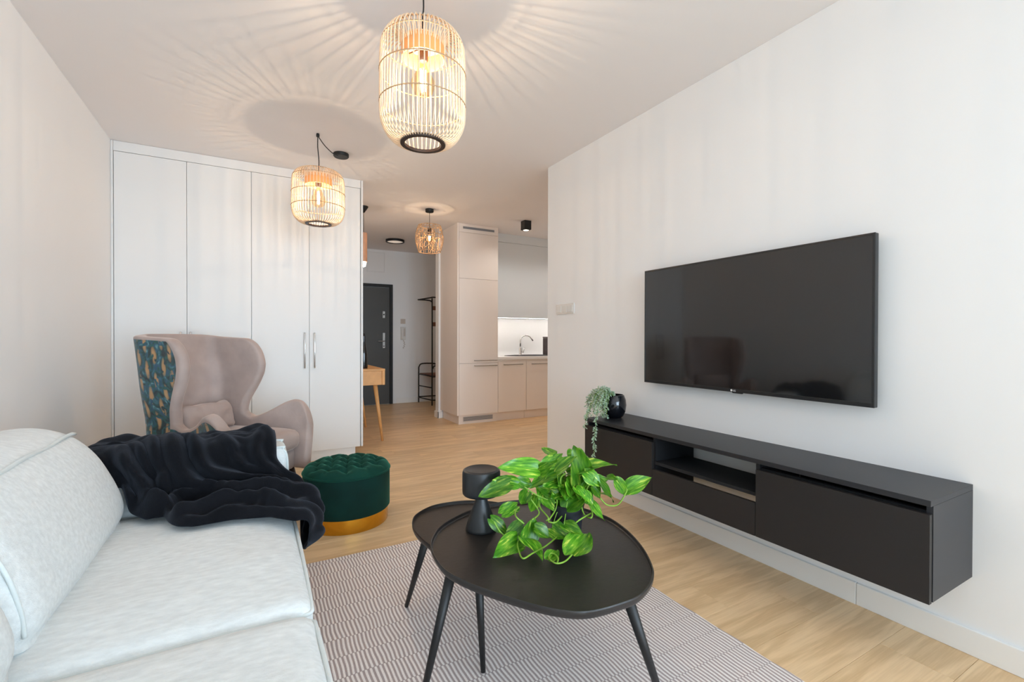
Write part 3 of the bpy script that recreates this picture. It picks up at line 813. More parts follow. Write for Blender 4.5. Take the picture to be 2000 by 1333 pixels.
t = thing('television', 'large black flat television mounted on the white wall', 'television', (0, 0, 0))
y0, y1, z0, z1, xf = .914, 2.179, .862, 1.5775, 2.200
box('body', xf + .004, xf + .030, y0, y1, z0, z1, M['tv_body'], t, bev=.003)
box('back_housing', xf + .0305, XR - .001, y0 + .25, y1 - .25, z0 + .06, z1 - .2, M['tv_body'], t, bev=.006)
bm = bmesh.new()
bw = .010
for q in ((y0, y0 + bw, z0, z1), (y1 - bw, y1, z0, z1), (y0 + bw, y1 - bw, z1 - bw, z1), (y0 + bw, y1 - bw, z0, z0 + .018)):
    add_box(bm, xf, xf + .0038, q[0], q[1], q[2], q[3], .0008)
bz = obj('bezel', bm, M['tv_body'], t)
box('screen', xf + .0012, xf + .0036, y0 + bw + .0002, y1 - bw - .0002, z0 + .0182, z1 - bw - .0002, M['tv_screen'], t)
lathe('emblem', [(0, 0), (.0055, 0), (.0055, .001), (0, .001)], M['white_print'], bz, 20).matrix_local = Matrix.Translation((xf - .0001, 1.556, z0 + .009)) @ Matrix.Rotation(-pi / 2, 4, 'Y')
mw = Matrix.Translation((xf - .0006, 1.547, z0 + .004)) @ Matrix(((0, 0, -1, 0), (-1, 0, 0, 0), (0, 1, 0, 0), (0, 0, 0, 1)))
text_mesh('lettering', 'LG', .013, M['white_print'], bz, mw)
box('sensor_tab', xf + .004, xf + .018, 1.50, 1.556, z0 - .006, z0 - .0002, M['tv_body'], t, bev=.002)

t = thing('media_console', 'long black wall-hung media console below the television', 'console', (0, 0, 0))
cx, ya, yb_, zt, zb = 1.915, .637, 2.428, .618, .282
s1, s2 = 1.236, 1.836
CH, CF = M['charcoal'], M['charcoal_front']
box('top', cx, XR - .001, ya, yb_, zt - .020, zt, CH, t, bev=.0008)
box('end_panel', cx + .02, XR - .001, ya, ya + .018, zb, zt - .0205, CH, t)
box('end_panel', cx + .02, XR - .001, yb_ - .018, yb_, zb, zt - .0205, CH, t)
box('bottom', cx + .02, XR - .09, ya + .0182, yb_ - .0182, zb, zb + .018, CH, t)
box('divider', cx + .018, XR - .03, s1 - .009, s1 + .009, zb + .0182, zt - .0205, M['console_in'], t)
box('divider', cx + .018, XR - .03, s2 - .009, s2 + .009, zb + .0182, zt - .0205, M['console_in'], t)
box('back_panel', XR - .028, XR - .018, ya + .0182, s1 - .0092, zb + .0182, zt - .0205, M['black_in'], t)
box('back_panel', XR - .028, XR - .018, s2 + .0092, yb_ - .0182, zb + .0182, zt - .0205, M['black_in'], t)
box('shelf', cx + .012, XR - .085, s1 + .0092, s2 - .0092, .450, .466, M['console_in'], t)
box('front_rail', cx + .022, cx + .04, ya + .0182, s1 - .0092, .545, .578, M['black_in'], t)
box('front_rail', cx + .022, cx + .04, s2 + .0092, yb_ - .0182, .545, .578, M['black_in'], t)
box('door', cx - .001, cx + .0175, ya + .002, s1 - .001, zb - .004, .571, CF, t, bev=.001)
box('door', cx - .001, cx + .0175, s2 + .001, yb_ - .002, zb - .004, .571, CF, t, bev=.001)
box('drawer', cx - .001, cx + .0175, s1 + .0015, s2 - .0015, zb - .004, .424, CF, t, bev=.001)

# ================================================================ POT WITH TRAILING PLANT
pc = (2.085, 2.335)
t = thing('trailing_plant', 'grey-green trailing plant in glossy round black pot on console end', 'plant', (pc[0], pc[1], zt + .001))
lathe('pot', [(0, 0), (.045, 0), (.060, .012), (.075, .045), (.080, .085), (.076, .120), (.064, .150), (.058, .152), (.066, .118), (.070, .085), (.066, .05), (0, .03)], M['pot_black'], t, 36)
lathe('soil', [(0, .122), (.0635, .120)], M['soil'], t, 24)
rg = random.Random(5)
strands = []
def strand(pts, n=7):
    pts = [(p[0] - (.02 if p[2] < .665 and p[0] < 1.93 else 0), p[1], p[2]) for p in pts]
    strands.append(smooth_pts([Vector(p) - Vector((pc[0], pc[1], zt + .001)) for p in pts], n))
strand([(2.07, 2.34, .765), (2.00, 2.30, .80), (1.95, 2.30, .76), (1.915, 2.30, .69), (1.902, 2.272, .645), (1.90, 2.276, .593), (1.90, 2.285, .537), (1.90, 2.291, .489), (1.90, 2.287, .439), (1.90, 2.305, .385)], 9)
strand([(2.07, 2.35, .765), (2.01, 2.40, .78), (1.95, 2.40, .70), (1.91, 2.375, .65), (1.897, 2.368, .626), (1.898, 2.381, .565)])
for k in range(30):
    a = rg.uniform(.42 * pi, 1.30 * pi); rr = rg.uniform(.02, .055)
    s = Vector((2.085 + rr * cos(a), 2.335 + rr * sin(a), .755))
    d = Vector((cos(a) - .5, sin(a) * .9 + .42, 0)).normalized()
    ln = rg.uniform(.05, .13); drop = rg.uniform(.02, .14); up = rg.uniform(.02, .055)
    p2_ = s + d * ln * .5 + Vector((0, 0, up)); p3_ = s + d * ln + Vector((0, 0, up * .4 - drop * .3)); p4_ = s + d * (ln + .015) + Vector((0, 0, -drop))
    p4_.z = max(p4_.z, .645); p3_.z = max(p3_.z, .65)
    strand([s, p2_, p3_, p4_], 6)
sm = bmesh.new(); lf = bmesh.new()
for s in strands:
    add_tube(sm, s, .0011, 4)
    for i in range(1, len(s)):
        for side in (0, 1):
            p = s[i] + (s[i] - s[i - 1]) * rg.random()
            d = (s[i] - s[i - 1]).normalized()
            q = Vector((rg.uniform(-1, 1), rg.uniform(-1, 1), rg.uniform(-.6, 1))); q = (q - d * q.dot(d)).normalized()
            l = rg.uniform(.013, .021); w = l * .27; n_ = q.cross(d).normalized()
            tip = p + q * l + d * l * .5
            mid = p + q * l * .5 + d * l * .25
            vs = [lf.verts.new(x) for x in (p, mid + d * w, tip, mid - d * w, mid + n_ * w * .5)]
            for a, b_ in ((0, 1), (1, 2), (2, 3), (3, 0)): lf.faces.new((vs[a], vs[b_], vs[4]))
obj('vines', sm, M['stem'], t)['kind'] = 'stuff'
me = bpy.data.meshes.new('leaves'); lf.to_mesh(me); lf.free(); o = link('leaves', me, t, [M['leaf_grey']]); o['kind'] = 'stuff'

# ================================================================ RUG
bm = bmesh.new(); nx, ny = 60, 80
RX0, RX1, RY0, RY1 = -.62, 1.590, .25, 2.512
g = [[bm.verts.new((RX0 + (RX1 - RX0) * i / nx + .0025 * sin(j * .9), RY0 + (RY1 - RY0) * j / ny, .008 + .0006 * sin(i * .7 + j * .3))) for i in range(nx + 1)] for j in range(ny + 1)]
for j in range(ny):
    for i in range(nx): bm.faces.new((g[j][i], g[j][i + 1], g[j + 1][i + 1], g[j + 1][i]))
ed = [e for e in bm.edges if e.is_boundary]
r = bmesh.ops.extrude_edge_only(bm, edges=ed)
for v in r['geom']:
    if isinstance(v, bmesh.types.BMVert): v.co.z = .0005
tag(obj('rug', bm, M['rug']), 'flat woven rug in beige and grey-brown ribs under the coffee tables', 'rug')

# ================================================================ SOFA
t = thing('sofa', 'pale grey-blue fabric sofa with piped seams along the left wall', 'sofa', (0, 0, 0))
SF, SP = M['sofa'], M['piping']
box('base', -.93, .085, .12, 2.56, .11, .255, SF, t, bev=.02)
for (x, y) in ((.135, 2.15), (-.88, 2.5), (-.88, .2), (.1, .3)):
    box('leg', x - .02, x + .03, y - .025, y + .025, .0105 if y < 2.5 else 0.0, .25 if x > .11 else .112, M['black_metal'], t, bev=.003)
def seatc(y0, y1):
    rg = random.Random(int(y0 * 10))
    def xf(p):
        q = Vector((p.x * 3, p.y * 5, p.z * 2))
        p.z += .006 * noise.noise(q) + .0025 * noise.noise(q * 3.1)
        return p
    s = rounded('seat_cushion', (-.36, (y0 + y1) / 2, .338), (1.00, y1 - y0, .185), .045, SF, t, 26, (.006, .0, .022), xf)
    xa, xb, r_ = -.8, .132, .03
    P = smooth_pts([(xa, y0 + .010, .405), (xb - .30, y0 + .010, .412), (xb - .10, y0 + .010, .410), (xb - .04, y0 + .010, .408), (xb, y0 + .02, .404), (xb + .006, y0 + .06, .408), (xb + .009, y0 + .25, .411), (xb + .010, (y0 + y1) / 2, .412), (xb + .009, y1 - .25, .411), (xb + .006, y1 - .06, .408), (xb, y1 - .02, .404), (xb - .04, y1 - .010, .408), (xb - .10, y1 - .010, .410), (xb - .30, y1 - .010, .412), (xa, y1 - .010, .405)], 6)
    tube('piping', P, .0055, SP, s)
seatc(.35, 1.318); seatc(1.322, 2.33)

def backc(y0, y1):
    prof = [(-.475, .432), (-.440, .455), (-.424, .495), (-.432, .55), (-.462, .63), (-.505, .715), (-.566, .785), (-.64, .822), (-.72, .832), (-.80, .812), (-.862, .75), (-.89, .64), (-.895, .50), (-.88, .432)]
    C = Vector((-.68, .60)); ys = []
    R_ = .10; n = 7; st = []
    for i in range(n): a = i / n * pi / 2; st.append((y0 + R_ * (1 - sin(a)), .80 + .20 * cos(pi / 2 - a)))
    st = [(y0 + R_ * (1 - cos(i / n * pi / 2)), .80 + .20 * sin(i / n * pi / 2)) for i in range(n)]
    st += [(y0 + R_ + (y1 - y0 - 2 * R_) * i / 16, 1 + .012 * sin(i / 16 * pi)) for i in range(17)]
    st += [(y1 - R_ * (1 - cos((n - 1 - i) / n * pi / 2)), .80 + .20 * sin((n - 1 - i) / n * pi / 2)) for i in range(n)]
    P = smooth_pts([(a, b_, 0) for a, b_ in prof], 4, True)
    bm = bmesh.new(); rings = []
    for yy, s in st:
        rings.append([bm.verts.new((C.x + (p.x - C.x) * s, yy, max(.440, C.y + (p.y - C.y) * s) + .004 * noise.noise(Vector((p.x * 6, yy * 4, p.y * 6))))) for p in P])
    for A_, B_ in zip(rings, rings[1:]):
        for k in range(len(P)): bm.faces.new((A_[k], A_[(k + 1) % len(P)], B_[(k + 1) % len(P)], B_[k]))
    bm.faces.new(rings[0]); bm.faces.new(rings[-1])
    c_ = obj('back_cushion', bm, SF, t, True)
    # seam piping: along the top front edge and down both ends
    front = [(-.560, .786), (-.505, .72), (-.462, .635), (-.437, .54), (-.430, .475)]
    pts = []
    s1_ = lambda q, s: (C.x + (q[0] - C.x) * s, C.y + (q[1] - C.y) * s)
    tube('piping', [(-.571, y0 + .035, .790)] + [(-.573, y0 + .06 + (y1 - y0 - .12) * i / 12, .795 + .003 * sin(i * 1.3)) for i in range(13)] + [(-.571, y1 - .035, .790)], .006, SP, c_)
    for ye, sg in ((y0, 1),):
        tube('piping', smooth_pts([(s1_(q, .955)[0], ye + sg * .022, max(.45, s1_(q, .955)[1])) for q in front], 5), .005, SP, c_)
backc(1.385, 2.285); backc(.36, 1.375)
box('back_frame', XL + .018, -.885, .12, 2.60, .255, .70, SF, t, bev=.025)
for (y0, y1) in ((2.375, 2.60), (.12, .345)):
    a_ = rounded('armrest', (-.405, (y0 + y1) / 2, .425), (1.08, y1 - y0, .43), .05, SF, t, 14, (.006, .004, .006))
    ys = y0 + .03
    for ys in (y0 + .028, y1 - .028):
        tube('piping', smooth_pts([(.122, ys, .26), (.137, ys, .45), (.136, ys, .58), (.118, ys, .622), (.08, ys, .634), (-.4, ys, .638)], 5), .005, SP, a_)

# ================================================================ BLANKET
def blanket():
    prof = [(1.80, .470), (2.15, .474), (2.25, .49), (2.315, .56), (2.365, .655), (2.43, .685), (2.56, .680), (2.625, .60), (2.635, .45)]
    pr = smooth_pts([(a, b_, 0) for a, b_ in prof], 10)
    S = [0.0]
    for a, b_ in zip(pr, pr[1:]): S.append(S[-1] + (b_ - a).length)
    def base(s):
        s = max(0, min(S[-1] - 1e-5, s)); lo = 0
        while S[lo + 1] < s: lo += 1
        k = (s - S[lo]) / (S[lo + 1] - S[lo]); p = pr[lo].lerp(pr[lo + 1], k); d = (pr[lo + 1] - pr[lo]).normalized()
        return p, Vector((0, -d.y, d.x))   # (y,z) ; normal in (x,y,z)
    near = [(-.65, .545), (-.444, .545), (-.408, .42), (-.35, .335), (-.29, .33), (-.262, .24), (-.235, .20), (-.19, .175), (-.07, .18), (.05, .145), (.13, .06), (.20, .06), (.30, .10), (.50, .16)]
    def lerp_tab(T, x):
        if x <= T[0][0]: return T[0][1]
        for (a, va), (b_, vb) in zip(T, T[1:]):
            if x <= b_: return va + (vb - va) * (x - a) / (b_ - a)
        return T[-1][1]
    # folds as soft ridges (x, s) with height and width
    R = [([(-.31, .80), (-.31, .743), (-.293, .668), (-.267, .588), (-.228, .513), (-.158, .455), (-.084, .389), (.02, .36), (.14, .30), (.30, .26)], .050, .036),
         ([(-.28, .78), (-.228, .701), (-.198, .622), (-.144, .546), (-.031, .491), (.085, .45), (.164, .33), (.30, .30)], .046, .026),
         ([(-.50, .76), (-.473, .669), (-.42, .61), (-.374, .527), (-.344, .421), (-.30, .36)], .045, .024),
         ([(-.34, .40), (-.287, .385), (-.269, .453), (-.199, .440), (-.123, .471), (.0, .40), (.117, .304)], .030, .024),
         ([(-.12, .72), (-.081, .653), (-.067, .604), (-.03, .554), (.03, .54)], .022, .020),
         ([(.045, .74), (.018, .676), (.008, .63), (.028, .568), (.067, .524)], .028, .024),
         ([(-.53, .66), (-.477, .597), (-.455, .542), (-.416, .48)], .030, .020),
         ([(-.24, .25), (-.164, .285), (-.082, .318), (.043, .292), (.128, .178), (.25, .12)], .034, .026),
         ([(-.40, .78), (-.367, .71), (-.343, .641), (-.313, .573), (-.314, .494)], .036, .022),
         ([(-.44, .72), (-.40, .67), (-.354, .569)], .024, .018),
         ([(-.25, .21), (-.19, .188), (-.07, .195), (.05, .165), (.14, .09), (.3, .04)], .022, .020),
         ([(-.56, .84), (-.3, .84), (-.05, .83), (.06, .80), (.085, .72), (.085, .6)], .020, .022),
         ([(.20, .36), (.35, .34), (.5, .3)], .030, .03), ([(.20, .16), (.36, .14), (.5, .16)], .035, .03)]
    Rs = [(smooth_pts([(a, b_, 0) for a, b_ in p], 4), h, w) for p, h, w in R]
    def disp(t_, s):
        h_ = 0
        q = Vector((t_, s, 0))
        for P, h, w in Rs:
            best = 9
            for a, b_ in zip(P, P[1:]):
                ab = b_ - a; L2 = ab.length_squared
                k = 0 if L2 == 0 else max(0, min(1, (q - a).dot(ab) / L2))
                d = (q - a - ab * k).length
                if d < best: best = d
            h_ = max(h_, h * math.exp(-(best / w) ** 2)) if True else h_
            h_ += .25 * h * math.exp(-(best / w) ** 2)
        h_ *= 1.2 - .92 * max(0, min(1, (s - .66) / .10))
        h_ *= 1 - .48 * max(0, min(1, (t_ - .03) / .12))
        wq = noise.noise(Vector((t_ * 4 + 5, s * 4, 1))) * .6
        h_ += .034 * abs(noise.noise(Vector((t_ * 7 + wq * 2, s * 5 - wq * 3, 3)))) + .016 * abs(noise.noise(Vector((t_ * 14 - wq * 4, s * 11 + wq * 5, 5)))) + .004 * noise.noise(Vector((t_ * 26, s * 18, 8)))
        return h_
    NA, NB = 96, 84
    bm = bmesh.new(); G = []
    for jb in range(NB + 1):
        b_ = jb / NB; row = []
        if b_ < .30: tmax = .39 - .02 * sin(b_ * 20)
        elif b_ < .52: k = (b_ - .30) / .22; k = k * k * (3 - 2 * k); tmax = .39 * (1 - k) + .088 * k
        else: tmax = .088
        tmin = -.595
        if b_ < .14: tmax -= .11 * (1 - b_ / .14) ** 2
        for ia in range(NA + 1):
            a = ia / NA; tt = tmin + (tmax - tmin) * a
            s0 = lerp_tab(near, tt); s = s0 + (1.06 - s0) * b_
            # edges round down
            e = min(1, (min(a, 1 - a)) / .05, b_ / .05, (1 - b_) / .03)
            e = math.sin(max(0, e) * pi / 2)
            h_ = (.006 + disp(tt, s) * (1 if tt > -.44 or s > .76 else max(.25, 1 - (-.44 - tt) / .06))) * e
            p, nrm = base(s)
            X0 = .147; rr = .036
            if tt <= X0 or s > .62:
                pos = Vector((tt, p.x, p.y)) + nrm * h_
            else:
                # over the front edge: quarter turn then straight down
                u = tt - X0; nx = Vector((1, 0, 0))
                if u < rr * pi / 2:
                    an = u / rr; dx = rr * sin(an); dz = -rr * (1 - cos(an)); N_ = nrm * cos(an) + nx * sin(an)
                else:
                    dx = rr; dz = -rr - (u - rr * pi / 2); N_ = nx
                ysh = .10 * u + .03 * sin(u * 9)
                hh = h_ * (1.0 + .2 * min(1, u / .1))
                pos = Vector((X0 + dx, p.x + ysh, p.y + dz)) + N_ * hh
            row.append(bm.verts.new(pos))
        G.append(row)
    for j in range(NB):
        for i in range(NA): bm.faces.new((G[j][i], G[j][i + 1], G[j + 1][i + 1], G[j + 1][i]))
    o = obj('throw_blanket', bm, M['blanket'], None, True)
    md = o.modifiers.new('thick', 'SOLIDIFY'); md.thickness = .010; md.offset = 0
    md = o.modifiers.new('sub', 'SUBSURF'); md.levels = 1; md.render_levels = 1
    tag(o, 'crumpled dark navy fleece blanket thrown over the sofa armrest', 'blanket')
blanket()

# ================================================================ WING CHAIR
def wing_chair(loc, rz):
    t = thing('wing_chair', 'mauve velvet wing armchair with teal leaf-print outer back', 'armchair', loc, rz)
    MV, PRT = M['mauve'], M['print']
    def sm(a, b_, x):
        k = max(0, min(1, (x - a) / (b_ - a))); return k * k * (3 - 2 * k)
    def plan(u):
        s = 1 if u >= 0 else -1; u = abs(u)
        hw, rc, yb = .17, .13, .31
        if u < hw: return Vector((s * u, yb)), Vector((0, 1))
        u -= hw; arc = rc * pi / 2
        if u < arc:
            a = u / rc; return Vector((s * (hw + rc * sin(a)), yb - rc + rc * cos(a))), Vector((s * sin(a), cos(a)))
        u -= arc
        return Vector((s * (hw + rc), yb - rc - u)), Vector((s, 0))
    UW = .53
    def pos(u, z, front):
        """front: 0 at the back .. 1 at the free front edge"""
        p, n_ = plan(u); s = 1 if u >= 0 else -1; au = abs(u)
        off = 0
        side = sm(.22, .45, au)
        off += side * (.02 - .045 * math.exp(-((z - .64) / .14) ** 2))       # narrow waist
        off += side * -.018 * sm(.70, 1.05, z)                               # wings open towards the top
        off += side * .015 * sm(.50, .72, au) * sm(.72, .98, z) * (1 if z > .7 else 0)   # wing front curls outward
        if z < .72: off += sm(.60, .95, au) * .12 * sm(.30, .70, z) - .02 * sm(.60, .95, au)
        P = Vector((p.x + n_.x * off, p.y + n_.y * off, z))
        P.y += .16 * (max(0, z - .35)) ** 1.25                              # back leans
        if z > .72: P.y -= .05 * sm(.45, .75, au) * 0
        return P
    N = 64; ncen = 32                  # columns: full lower patch N, central (shared) ncen
    UM = .98
    def arm_top(au):
        # profile of arm top from waist (UW) to front
        T = [(UW, .635), (.58, .612), (.64, .622), (.72, .655), (.80, .698), (.86, .714), (.91, .700), (.95, .650), (.972, .59), (.985, .50)]
        if au <= T[0][0]: return T[0][1]
        for (a, va), (b_, vb) in zip(T, T[1:]):
            if au <= b_: return va + (vb - va) * (au - a) / (b_ - a)
        return T[-1][1]
    us = []
    side = 18
    for i in range(side): us.append(-UM + (UM - UW) * (1 - (1 - i / side) ** 1.0))
    for i in range(ncen + 1): us.append(-UW + 2 * UW * i / ncen)
    for i in range(1, side + 1): us.append(UW + (UM - UW) * i / side)
    zb = .27
    NL, NU = 14, 26
    bm = bmesh.new(); uvl = bm.loops.layers.uv.new('UVMap'); uvd = {}
    G = []
    for j in range(NL + 1):
        row = []
        for i, u in enumerate(us):
            zt_ = arm_top(abs(u)); z = zb + (zt_ - zb) * j / NL
            v = bm.verts.new(pos(u, z, 0)); uvd[v] = (u, z); row.append(v)
        G.append(row)
    def ext(z):
        T = [(.635, .53), (.67, .535), (.72, .555), (.78, .595), (.84, .635), (.90, .67), (.96, .69), (1.01, .69), (1.05, .68), (1.10, .65), (1.13, .60)]
        for (a, va), (b_, vb) in zip(T, T[1:]):
            if z <= b_: return va + (vb - va) * max(0, (z - a)) / (b_ - a)
        return T[-1][1]
    top = [G[NL][side + i] for i in range(ncen + 1)]
    Uq = [top]
    ztop = 1.13
    for j in range(1, NU + 1):
        z = .635 + (ztop - .635) * j / NU
        row = []
        for i in range(ncen + 1):
            f_ = -1 + 2 * i / ncen; u = f_ * ext(z)
            zz = z + .03 * (1 - (abs(u) / .72) ** 2) * (j / NU) ** 2
            v = bm.verts.new(pos(u, zz, 0)); uvd[v] = (u, zz); row.append(v)
        Uq.append(row)
    faces = []
    for rows in (G, Uq):
        for A_, B_ in zip(rows, rows[1:]):
            for i in range(len(A_) - 1): faces.append(bm.faces.new((A_[i], B_[i], B_[i + 1], A_[i + 1])))
    bm.normal_update()
    for f in bm.faces:
        for l in f.loops: l[uvl].uv = uvd[l.vert]
    # outward orientation: the middle of the back must face +Y
    mid = min(bm.faces, key=lambda f: (f.calc_center_median() - Vector((0, .45, .9))).length)
    if mid.normal.y < 0: bmesh.ops.reverse_faces(bm, faces=bm.faces)
    bnd = {v for e in bm.edges if e.is_boundary for v in e.verts if e.verts[0].co.z > .29 or e.verts[1].co.z > .29}
    ring2 = {v for f in bm.faces if any(q in bnd for q in f.verts) for v in f.verts}
    for f in bm.faces:
        f.material_index = 1 if (any(v in bnd for v in f.verts)) else 0
        f.smooth = True
    me = bpy.data.meshes.new('shell'); bm.to_mesh(me); bm.free()
    o = link('shell', me, t, [PRT, MV])
    md = o.modifiers.new('thick', 'SOLIDIFY'); md.thickness = .066; md.offset = -1; md.material_offset = 1; md.material_offset_rim = 1; md.use_even_offset = False
    md = o.modifiers.new('sub', 'SUBSURF'); md.levels = 2; md.render_levels = 2
    # seat parts
    rounded('seat_base', (0, -.02, .335), (.54, .62, .15), .04, MV, t, 10, (0, .005, 0))
    def xfs(p):
        p.x *= 1 + .05 * (-(p.y) / .3) * (p.y < 0); return p
    s_ = rounded('seat_cushion', (0, -.055, .47), (.50, .64, .13), .05, MV, t, 14, (.0, .01, .015), xfs)
    def xfp(p):
        q = Matrix.Rotation(rad(-16), 4, 'X') @ (p - Vector((0, .17, .62)))
        q += Vector((0, .17, .62)); q.z += .010 * noise.noise(Vector((p.x * 11, p.z * 16, 2))); q.y += .018 * noise.noise(Vector((p.x * 12, p.z * 18, 7)))
        return q
    rounded('lumbar_pillow', (0, .17, .62), (.42, .14, .24), .062, MV, t, 16, (-.02, .02, -.03), xfp)
    for (x, y) in ((-.27, -.27), (.27, -.27), (-.24, .27), (.24, .27)):
        sx, sy = (1 if x > 0 else -1), (1 if y > 0 else -1)
        tube('leg', [(x, y, .275), (x + sx * .045, y + sy * .06, 0)], .02, M['dark_wood'], t, 14, radii=[.026, .014])
    return t
wing_chair((-.17, 3.45, 0), rad(46))

# ================================================================ OTTOMAN
OC = (.512, 3.03)
t = thing('ottoman', 'round dark green velvet ottoman with buttoned top and gold base', 'ottoman', (OC[0], OC[1], 0), rad(20))
RO = .258
lathe('base', [(0, 0), (RO - .014, 0), (RO - .012, .004), (RO - .012, .084), (0, .084)], M['gold'], t, 64)
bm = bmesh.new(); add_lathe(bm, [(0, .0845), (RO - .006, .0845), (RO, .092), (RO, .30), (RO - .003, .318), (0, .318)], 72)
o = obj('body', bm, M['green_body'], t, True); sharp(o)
tube('piping', [(RO * .995 * cos(a), RO * .995 * sin(a), .319) for a in [i * 2 * pi / 72 for i in range(72)]], .0065, M['green'], t, 8, True)
# buttoned cushion top
btn = []
q = .104
for i in range(-3, 4):
    for j in range(-3, 4):
        x = i * q * .98 + (q * .49 if j % 2 else 0); y = j * q * .80
        if x * x + y * y < (RO - .05) ** 2: btn.append((x, y))
bm = bmesh.new(); NR, NS = 44, 128; rings = []
def top_h(x, y):
    r = math.hypot(x, y); dome = .318 + .050 * (1 - min(1, r / RO) ** 5) ** .5
    bb_ = sorted((math.hypot(x - a, y - b_), a, b_) for a, b_ in btn)[:3]
    d1 = bb_[0][0]; fade = max(0, 1 - (r / RO) ** 10)
    h_ = .026 * (1 - math.exp(-(d1 / .034) ** 2)) - .012
    cr = 0
    for i_, j_ in ((0, 1), (0, 2), (1, 2)):
        A_, B_ = bb_[i_], bb_[j_]; L_ = math.hypot(A_[1] - B_[1], A_[2] - B_[2])
        if abs(A_[2] - B_[2]) > .01 and L_ < q * 1.3:
            cr = max(cr, math.exp(-(A_[0] + B_[0] - L_) / .0035))
    if r > RO * .72:                         # pleats running out to the rim
        ab = min(abs((math.atan2(y, x) - math.atan2(B[2], B[1]) + pi) % (2 * pi) - pi) for B in bb_ if math.hypot(B[1], B[2]) > RO * .55) if any(math.hypot(B[1], B[2]) > RO * .55 for B in bb_) else 1
        cr = max(cr, .8 * math.exp(-(ab * r / .006) ** 2))
    return dome + (h_ - .015 * cr) * fade
for i in range(NR + 1):
    r = RO * math.sin(i / NR * pi / 2) * .998
    if i == 0: rings.append([bm.verts.new((0, 0, top_h(0, 0)))]); continue
    rings.append([bm.verts.new((r * cos(k * 2 * pi / NS), r * sin(k * 2 * pi / NS), top_h(r * cos(k * 2 * pi / NS), r * sin(k * 2 * pi / NS)) if i < NR else .320)) for k in range(NS)])
for A_, B_ in zip(rings, rings[1:]):
    for k in range(NS):
        if len(A_) == 1: bm.faces.new((A_[0], B_[k], B_[(k + 1) % NS]))
        else: bm.faces.new((A_[k], B_[k], B_[(k + 1) % NS], A_[(k + 1) % NS]))
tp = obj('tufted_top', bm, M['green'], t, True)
bb = bmesh.new(); add_lathe(bb, [(0, .005), (.006, .004), (.009, 0), (.006, -.003), (0, -.003)], 12)
b0 = None
for (x, y) in btn:
    if b0 is None: b0 = obj('button', bb, M['green'], tp, True); ob = b0
    else: ob = b0.copy(); COL.objects.link(ob); ob.parent = tp
    ob.location = (x, y, top_h(x, y) + .003)

# ================================================================ COFFEE TABLES
def table(name, label, outline, zt_, legs, rim=.016):
    cxm = sum(p[0] for p in outline) / len(outline); cym = sum(p[1] for p in outline) / len(outline)
    t = thing(name, label, 'coffee table', (cxm, cym, 0), group='pebble shaped coffee tables')
    P = smooth_pts([(a - cxm, b_ - cym, 0) for a, b_ in outline], 6, True); n = len(P)
    lv = [(0.93, zt_ - .024), (.985, zt_ - .022), (1.0, zt_ - .014), (1.003, zt_ - .002), (.998, zt_ + .001), (.989, zt_), (.984, zt_ - .009), (.975, zt_ - .012)]
    bm = bmesh.new(); rings = [[bm.verts.new((p.x * s, p.y * s, z)) for p in P] for s, z in lv]
    for A_, B_ in zip(rings, rings[1:]):
        for k in range(n): bm.faces.new((A_[k], A_[(k + 1) % n], B_[(k + 1) % n], B_[k]))
    bm.faces.new(rings[0]); bm.faces.new(rings[-1])
    o = obj('top', bm, M['black_top'], t, True); sharp(o, 35)
    for (a, b_) in legs:
        A3 = Vector((a[0] - cxm, a[1] - cym, zt_ - .0245)); B3 = Vector((b_[0] - cxm, b_[1] - cym, .0140))
        tube('leg', [A3, B3], .015, M['black_metal'], t, 14, radii=[.0165, .0085])
    return t
big = [(.504, 1.442), (.546, 1.531), (.609, 1.603), (.726, 1.669), (.86, 1.698), (1.001, 1.669), (1.12, 1.561), (1.179, 1.389), (1.169, 1.256), (1.117, 1.115), (1.047, 1.001), (.985, .941), (.904, .902), (.828, .896), (.731, .909), (.668, .952), (.613, 1.021), (.555, 1.116), (.513, 1.203), (.489, 1.30)]
TZ = .46
table('coffee_table', 'larger black pebble-shaped coffee table with raised rim in front', big, TZ, [((.525, 1.31), (.435, 1.345)), ((.90, .955), (1.075, .965)), ((1.06, 1.50), (1.10, 1.56))])
small = [(.541, 1.732), (.558, 1.819), (.597, 1.89), (.684, 1.95), (.78, 1.955), (.867, 1.929), (.945, 1.87), (1.0, 1.78), (1.01, 1.67), (.97, 1.57), (.89, 1.47), (.79, 1.40), (.69, 1.38), (.61, 1.43), (.565, 1.53), (.545, 1.63)]
table('coffee_table', 'smaller lower black pebble-shaped coffee table tucked behind the large one', small, .40, [((.585, 1.715), (.560, 1.905)), ((.665, 1.42), (.676, 1.402)), ((.92, 1.70), (.985, 1.76))])

# table lamp
t = thing('table_lamp', 'matt black table lamp with drum head on a cone foot', 'table lamp', (.722, 1.515, TZ - .011))
lathe('foot', [(0, 0), (.056, 0), (.0575, .003), (.056, .010), (.045, .045), (.030, .085), (.018, .118), (.0155, .135), (0, .135)], M['lamp_black'], t, 40)
lathe('head', [(0, .128), (.064, .128), (.068, .133), (.069, .145), (.069, .207), (.066, .216), (.058, .220), (.056, .2185), (0, .2185)], M['lamp_black'], t, 48)

